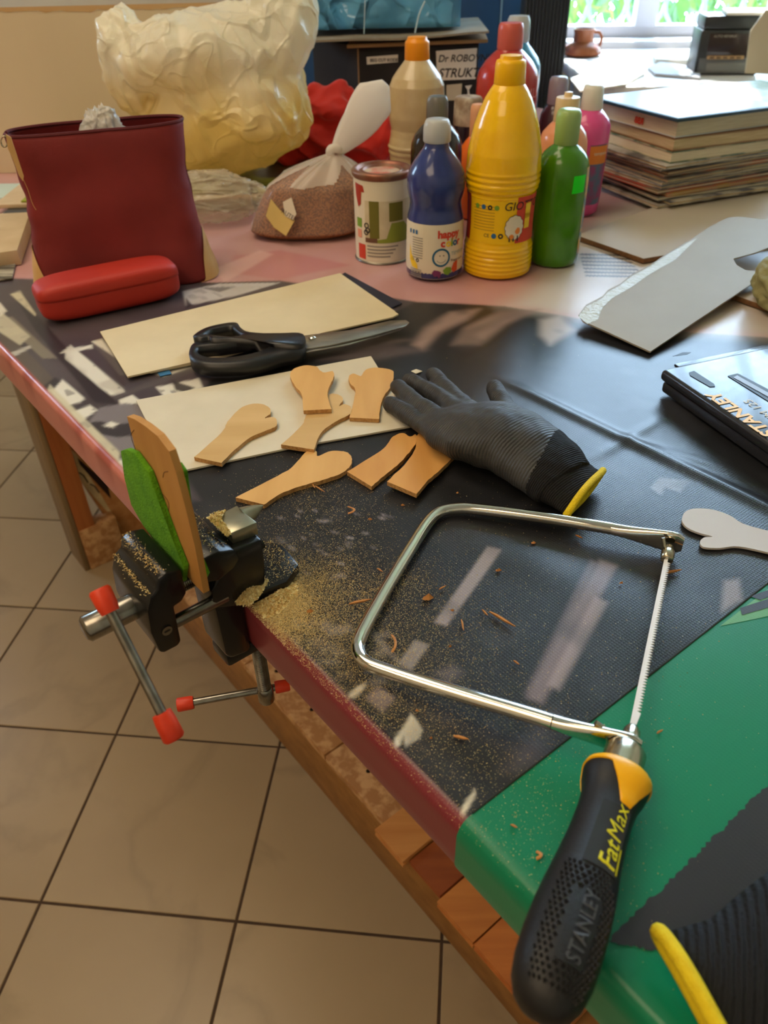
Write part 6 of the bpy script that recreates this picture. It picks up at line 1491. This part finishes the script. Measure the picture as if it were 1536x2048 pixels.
# grey card with a glue-stained wavy edge, propped up at the back
M_gcard = mat('grey_strawboard', (160, 150, 130), (154, 144, 124), scale=14, rough=.6)
pa_, pb_, pc_ = P(1300, 705, ZT+.004), P(1160, 640, ZT+.010), P(1460, 437, ZT+.034)
nn = np.cross(pb_-pa_, pc_-pa_); nn /= np.linalg.norm(nn); nn = nn if nn[2] > 0 else -nn; cc = float(pa_@nn)
oc = [PL(a, b, nn, cc) for a, b in [(1300, 706), (1250, 683), (1200, 660), (1166, 645), (1157, 632), (1172, 612), (1205, 595), (1215, 583), (1240, 570), (1262, 552), (1300, 532), (1340, 505), (1380, 482), (1420, 455), (1457, 437), (1480, 436), (1600, 450), (1600, 478), (1560, 488), (1510, 508), (1466, 520), (1472, 532), (1490, 543), (1515, 545), (1545, 530), (1600, 505)]]
gcd = slab('cut_card', oc, nn, .0018, M_gcard); tag(gcd, 'grey card with a wavy glue-stained edge and a round cut-out, propped on the boards', 'card')
stain = [PL(a, b, nn, cc+.0021) for a, b in [(1157, 633), (1172, 613), (1205, 596), (1215, 584), (1240, 571), (1262, 553), (1300, 533), (1340, 506), (1380, 483), (1395, 476), (1350, 520), (1300, 548), (1262, 575), (1225, 596), (1205, 615), (1195, 640), (1175, 648)]]
mk('glue_stain', stain, [tuple(range(len(stain)))], mat('glue_stain', (164, 156, 116), (180, 172, 144), scale=60, rough=.35, bump=.6, bscale=200), gcd)
kh = blob('khaki_cloth', P(1570, 625)+Z3*.030, (.035, .05, .033), mat('khaki_cloth', (160, 156, 110), (140, 136, 92), scale=30, rough=.8, bump=.4, bscale=300), None, 5, lambda p: np.array(p)*(1+.15*ridge(p, 2, 91)+.08*ridge(p, 5, 92)))
for v in kh.data.vertices: v.co.z = max(v.co.z, ZT+.0095)
tag(kh, 'khaki crumpled cloth at the end of the cut grey card', 'cloth')
# black case
M_cs = mat('black_case_plastic', (40, 40, 44), (34, 34, 38), scale=40, rough=.26, coat=.2); 
zc = .026; q0 = P(1321, 738, ZT+zc); qa = P(1545, 890, ZT+zc); qb = P(1536, 684, ZT+zc)
da = qa-q0; La = np.linalg.norm(da); da /= La; db = qb-q0; db = db-da*(db@da); db /= np.linalg.norm(db)
cs_ = thing('tool_case', 'flat black plastic tool case with yellow lettering and slots on its lid', 'case', q0*np.array([1, 1, 0])+da*.15+db*.1+Z3*ZT)
box('case_base', np.array([q0[0], q0[1], ZT+.0026])+da*.003+db*.003, da*.30, db*.20, Z3*.0115, M_cs, cs_, bevel=.003)
lid = box('case_lid', np.array([q0[0], q0[1], ZT+.0146]), da*.306, db*.206, Z3*(zc-.0146), M_cs, cs_, bevel=.0045, seg=3)
box('hang_tab', np.array([q0[0], q0[1], ZT+.0155])+db*.03-da*.016, da*.02, db*.17, Z3*.003, M_cs, cs_, bevel=.001)
def lidpt(x, y, h=.0004): return np.array([q0[0], q0[1], ZT+zc+h])+da*x+db*y
def lid_px(px): return [P(a, b, ZT+zc+.0003) for a, b in px]
M_slot = mat('shade_black', (8, 8, 10), rough=.5)  # shade inside the lid openings, painted as thin black patches
slab('slot_shade', lid_px([(1378, 745), (1388, 742), (1428, 768), (1430, 773), (1420, 774), (1380, 751)]), Z3, .0003, M_slot, lid)
sl = slab('slot_shade', lid_px([(1455, 752), (1475, 747), (1600, 812), (1600, 840), (1540, 805)]), Z3, .0003, M_slot, lid)
slab('blade_card', [p+Z3*.0004 for p in lid_px([(1466, 756), (1474, 752), (1600, 822), (1600, 832), (1540, 797)])], Z3, .0003, mat('grey_teeth', (120, 122, 128), rough=.4), lid)
slab('slot_shade', lid_px([(1345, 713), (1365, 705), (1382, 705), (1375, 709), (1362, 711)]), Z3, .0003, M_slot, lid)
td_ = P(1424, 790, ZT+zc)-P(1536, 868, ZT+zc); td_ /= np.linalg.norm(td_); tu_ = np.cross(Z3, td_)
M_st = mat('amber_print', (236, 176, 20), rough=.45)
for s_, w_, sz_ in (('STANLEY', P(1556, 868, ZT+zc+.0006), .0190),):
    text('lettering', s_, sz_, w_, td_, tu_, M_st, lid, bold=.0006)
text('lettering', 'TM 125', .012, P(1560, 838, ZT+zc+.0006), td_, tu_, mat('pale_amber_print', (206, 180, 120), rough=.45), lid)
# ================================================================ SAWDUST, SHAVINGS, SPLINTERS
rg = np.random.default_rng(77)
M_d1 = mat('sawdust_pale', (246, 226, 164), rough=.9); M_d2 = mat('sawdust_orange', (234, 196, 124), rough=.9)
def grains(name, pts, size, par=None, smin=.5, smax=1.4, long=2.2):
    n = len(pts); pts = np.asarray(pts)
    d = rg.normal(size=(n, 3)); d[:, 2] *= .35; d /= np.linalg.norm(d, axis=1)[:, None]
    e = np.cross(d, rg.normal(size=(n, 3))); e /= np.linalg.norm(e, axis=1)[:, None]
    s = (size*rg.uniform(smin, smax, n))[:, None]
    v = np.stack([pts-d*s*long*.5, pts+e*s*.5, pts+d*s*long*.5, pts-e*s*.3+np.array([0, 0, 1])*s*.5], 1).reshape(-1, 3)
    k = np.arange(n)*4
    f = np.concatenate([np.stack([k, k+1, k+3], 1), np.stack([k+1, k+2, k+3], 1), np.stack([k, k+2, k+1], 1)])
    o = mk(name, v, f, [M_d1, M_d2], par); mi = rg.integers(0, 2, len(f)); o.data.polygons.foreach_set('material_index', mi.astype(np.int32)); return o
def scatter(cx, cy, sx, sy, n, rot=0):
    n = int(n*3.2)
    a = rg.normal(size=(n, 2))*np.array([sx, sy]); c, s = math.cos(rot), math.sin(rot)
    return [(cx+x*c-y*s, cy+x*s+y*c) for x, y in a]
px = []
px += scatter(575, 1215, 45, 32, 5200, .7); px += scatter(620, 1165, 60, 28, 2600, -.3); px += scatter(560, 1140, 20, 26, 1600); px += scatter(640, 1240, 90, 60, 3600, .6); px += scatter(690, 1330, 110, 60, 2400, .7)
px += scatter(640, 1060, 90, 60, 1500); px += scatter(820, 1260, 90, 70, 1600); px += scatter(860, 1420, 130, 90, 1200, .6); px += scatter(760, 1180, 60, 20, 900, -.3); px += scatter(900, 1280, 250, 180, 1400)
px += scatter(565, 1195, 26, 20, 4200, .4); px += scatter(545, 1235, 30, 12, 1800, .9); px += scatter(610, 985, 70, 25, 350); px += scatter(1050, 1640, 160, 90, 420, .5)
pts = []
for a, b in px:
    p = P(a, b, ZT+.0008)
    if p@VN < V0+.004: 
        if p@VN < V0-.001: continue
    pts.append(p+Z3*rg.uniform(0, .0006))
du = tag(grains('sawdust', pts, .00031), 'fine pale sawdust strewn over the dark cover around the vise', 'sawdust', kind='stuff')
# heaps on the vise base and beside it
def heap(name, poly_px, z, hgt, label, n=1500, size=.0010):
    q = np.array(poly_px, float); c = q.mean(0); P_ = []
    for i in range(n):
        k = rg.integers(len(q)); a, b = q[k], q[(k+1) % len(q)]; t = rg.random(); w = math.sqrt(rg.random())*rg.uniform(.85, 1.12)
        x = c+(a+(b-a)*t-c)*w; P_.append(P(*x, z)+Z3*(hgt*max(.03, 1-w**1.6)*rg.uniform(.5, 1)))
    n_ = 64; rr_ = 12; V = []; F = []; per = [q[(k*len(q))//n_]+(q[((k*len(q))//n_+1) % len(q)]-q[(k*len(q))//n_])*((k*len(q)/n_) % 1) for k in range(n_)]
    for j in range(rr_+1):
        for k in range(n_):
            w = j/rr_*(1+.10*rg.normal()*(j/rr_)); x = c+(per[k]-c)*w; V.append(P(*x, z)+Z3*max(.0001, hgt*.8*(1-w**1.5)*rg.uniform(.55, 1.2)))
    for j in range(rr_):
        for k in range(n_): F.append((j*n_+k, j*n_+(k+1) % n_, (j+1)*n_+(k+1) % n_, (j+1)*n_+k))
    core = (V, F); o = grains(name, P_, size)
    me_ = o.data; vv = [tuple(v.co) for v in me_.vertices]; ff = [tuple(p.vertices) for p in me_.polygons]; mi = [p.material_index for p in me_.polygons]
    V2, F2 = join_vf([(vv, ff), core]); bpy.data.objects.remove(o); o = mk(name, V2, F2, [M_d1, M_d2]); o.data.polygons.foreach_set('material_index', np.array(mi+[0]*len(F), dtype=np.int32))
    return tag(o, label, 'sawdust', kind='stuff')
heap('sawdust_heap', [(472, 1190), (480, 1165), (520, 1155), (535, 1163), (520, 1190), (500, 1210), (475, 1208)], ZT+.0097, .006, 'heap of sawdust on the vise base plate', 4200)
heap('sawdust_heap', [(505, 1212), (545, 1190), (570, 1165), (590, 1170), (592, 1190), (560, 1225), (530, 1235)], ZT+.0013, .005, 'loose sawdust heap on the cover beside the vise', 4600)
heap('sawdust_heap', [(415, 1035), (432, 1025), (450, 1022), (440, 1036), (462, 1068), (452, 1072), (432, 1052)], ZT+.0606, .003, 'orange sawdust between the vise jaw and its anvil', 900)
jd = []
for i in range(420):
    t = rg.random(); w = rg.normal()*.0022
    jd.append(VV_(-.0535+w, u0-.002+.05*t, .0632)); 
for i in range(320):
    t = rg.random(); jd.append(VV_(-.0632+rg.normal()*.0012, u0-.002+.05*t, .0512))
for i in range(350):
    t = rg.random(); jd.append(VV_(-.014+rg.normal()*.004, u0-.002+.05*t, .0606))
for i in range(900):
    jd.append(VV_(.012+.034*rg.random()**.8, u0-.002+.044*rg.random(), .0098))
tag(grains('sawdust', jd, .0005), 'thin sawdust lying along the vise jaws and on its base', 'sawdust', kind='stuff')
# single splinters and shavings
M_sp = wood('splinter_wood', (200, 140, 76), (170, 108, 52), axis=0, scale=20)
spl = [(855, 1195, 14, 26, 0, 'k'), (1005, 1238, 52, 30, .45, 's'), (925, 1250, 5, 22, 0, 's'), (788, 1287, 8, 34, 0, 'c'), (720, 1203, 44, 10, -.25, 's'), (1345, 1143, 36, 8, -.4, 's'), (970, 1225, 12, 12, .8, 's'), (1067, 1085, 10, 8, 0, 'k'),
       (997, 1140, 12, 8, 0, 'k'), (862, 1475, 6, 8, 0, 'k'), (922, 1475, 30, 6, .05, 's'), (1243, 1165, 8, 8, 0, 'k'), (905, 1220, 9, 7, 0, 'k'), (885, 1175, 14, 8, -.4, 's'), (560, 1110, 50, 22, .5, 's'), (703, 1020, 14, 14, .6, 'c'), (740, 1038, 10, 8, 0, 'k'), (1158, 1073, 14, 6, .2, 's'),
       (1320, 1463, 12, 8, -.5, 's'), (915, 985, 6, 6, 0, 'k'), (760, 1140, 12, 7, .4, 's'), (834, 1420, 6, 8, 0, 'k'), (1033, 1325, 12, 8, .5, 's'), (1078, 1710, 10, 14, 0, 'c'), (1028, 1652, 14, 6, .3, 's'), (900, 1292, 8, 8, 0, 'k'), (640, 978, 20, 12, .6, 's'), (626, 970, 8, 12, 0, 's'), (805, 1010, 8, 8, 0, 'k'), (620, 1222, 12, 14, 0, 'k')]
lab = {'s': 'thin wood splinter', 'k': 'small chunky wood chip', 'c': 'curled thin wood shaving'}
where = ['with a pointed tip in the middle of the saw frame', 'long and broken, lying across the open saw frame', 'standing short between the two pale printed bars', 'near the rounded corner inside the saw frame', 'half under the back of the saw frame', 'lying under the saw blade near its far pin',
  'tiny, next to the long broken splinter in the saw frame', 'just inside the far arm of the saw frame', 'beside the far end of the narrow printed bar', 'near the large white printed leaf on the cover', 'lying between the saw frame and the large white printed leaf', 'close to the saw blade inside the frame',
  'on the narrow pale printed bar', 'just behind the pointed chip inside the saw frame', 'long, leaning against the vise base plate', 'on the dusty cover between the long mitten and the vise', 'beyond the back of the saw frame near the mittens', 'right under the far arm of the saw frame',
  'on the green cover beside the saw blade', 'on the dark cover in front of the glove', 'small, near the corner of the saw frame by the dust trail', 'just outside the near arm of the saw frame', 'on the wide pale printed bar inside the saw frame', 'on the green cover left of the saw handle', 'on the green cover near its seam',
  'below the narrow pale printed bar', 'poking from under the long mitten', 'short, touching the edge of the long mitten', 'in front of the orange mittens', 'big and pale in the sawdust trail by the table edge']
nm = {'s': 'wood_splinter', 'k': 'wood_chip', 'c': 'wood_shaving'}
for ki, (x, y, w, h, sk, kd) in enumerate(spl):
    z = ZT+.0016; mpp = dep(P(x, y))/FPX
    if kd == 's':
        a, b = P(x-w/2, y-h/2*np.sign(sk if sk else 1), z+.0004), P(x+w/2, y+h/2*np.sign(sk if sk else 1), z+.0010)
        d = b-a; x_, y_, _ = basis(d); r = .0011 if w > 20 else .0007
        o = mk(nm[kd], *tube_vf([a, a+d*.3+x_*r*.3, a+d*.7, b], [r*.5, r, r*.9, r*.25], 5), M_sp, None)
    elif kd == 'k':
        c = P(x, y, z+.0004); s = max(w, h)*.5*mpp; q = rg.uniform(.7, 1.2, 7)
        V = [c+np.array([math.cos(k*1.256)*s*q[k], math.sin(k*1.256)*s*.7*q[k], -.0004]) for k in range(5)]+[c+np.array([s*.2, s*.1, s*.7*q[5]]), c+np.array([-s*.4, -s*.1, s*.5*q[6]])]
        o = mk(nm[kd], V, [(0, 1, 5), (1, 2, 6), (1, 6, 5), (2, 3, 6), (3, 4, 6), (4, 5, 6), (4, 0, 5), (4, 3, 2, 1, 0)], M_sp, None)
    else:
        pt_ = [P(x-w/2, y-h/2, z), P(x+w/3, y-h/6, z+.0012), P(x+w/4, y+h/5, z+.0015), P(x-w/2, y+h/2, z)]
        o = mk(nm[kd], *tube_vf(smooth_path(pt_, 4), [.0009]*13, 5, flat=(1, .5)), M_sp, None)
    tag(o, '%s %s' % (lab[kd], where[ki]), 'wood scrap', 'wood scraps on the cover')
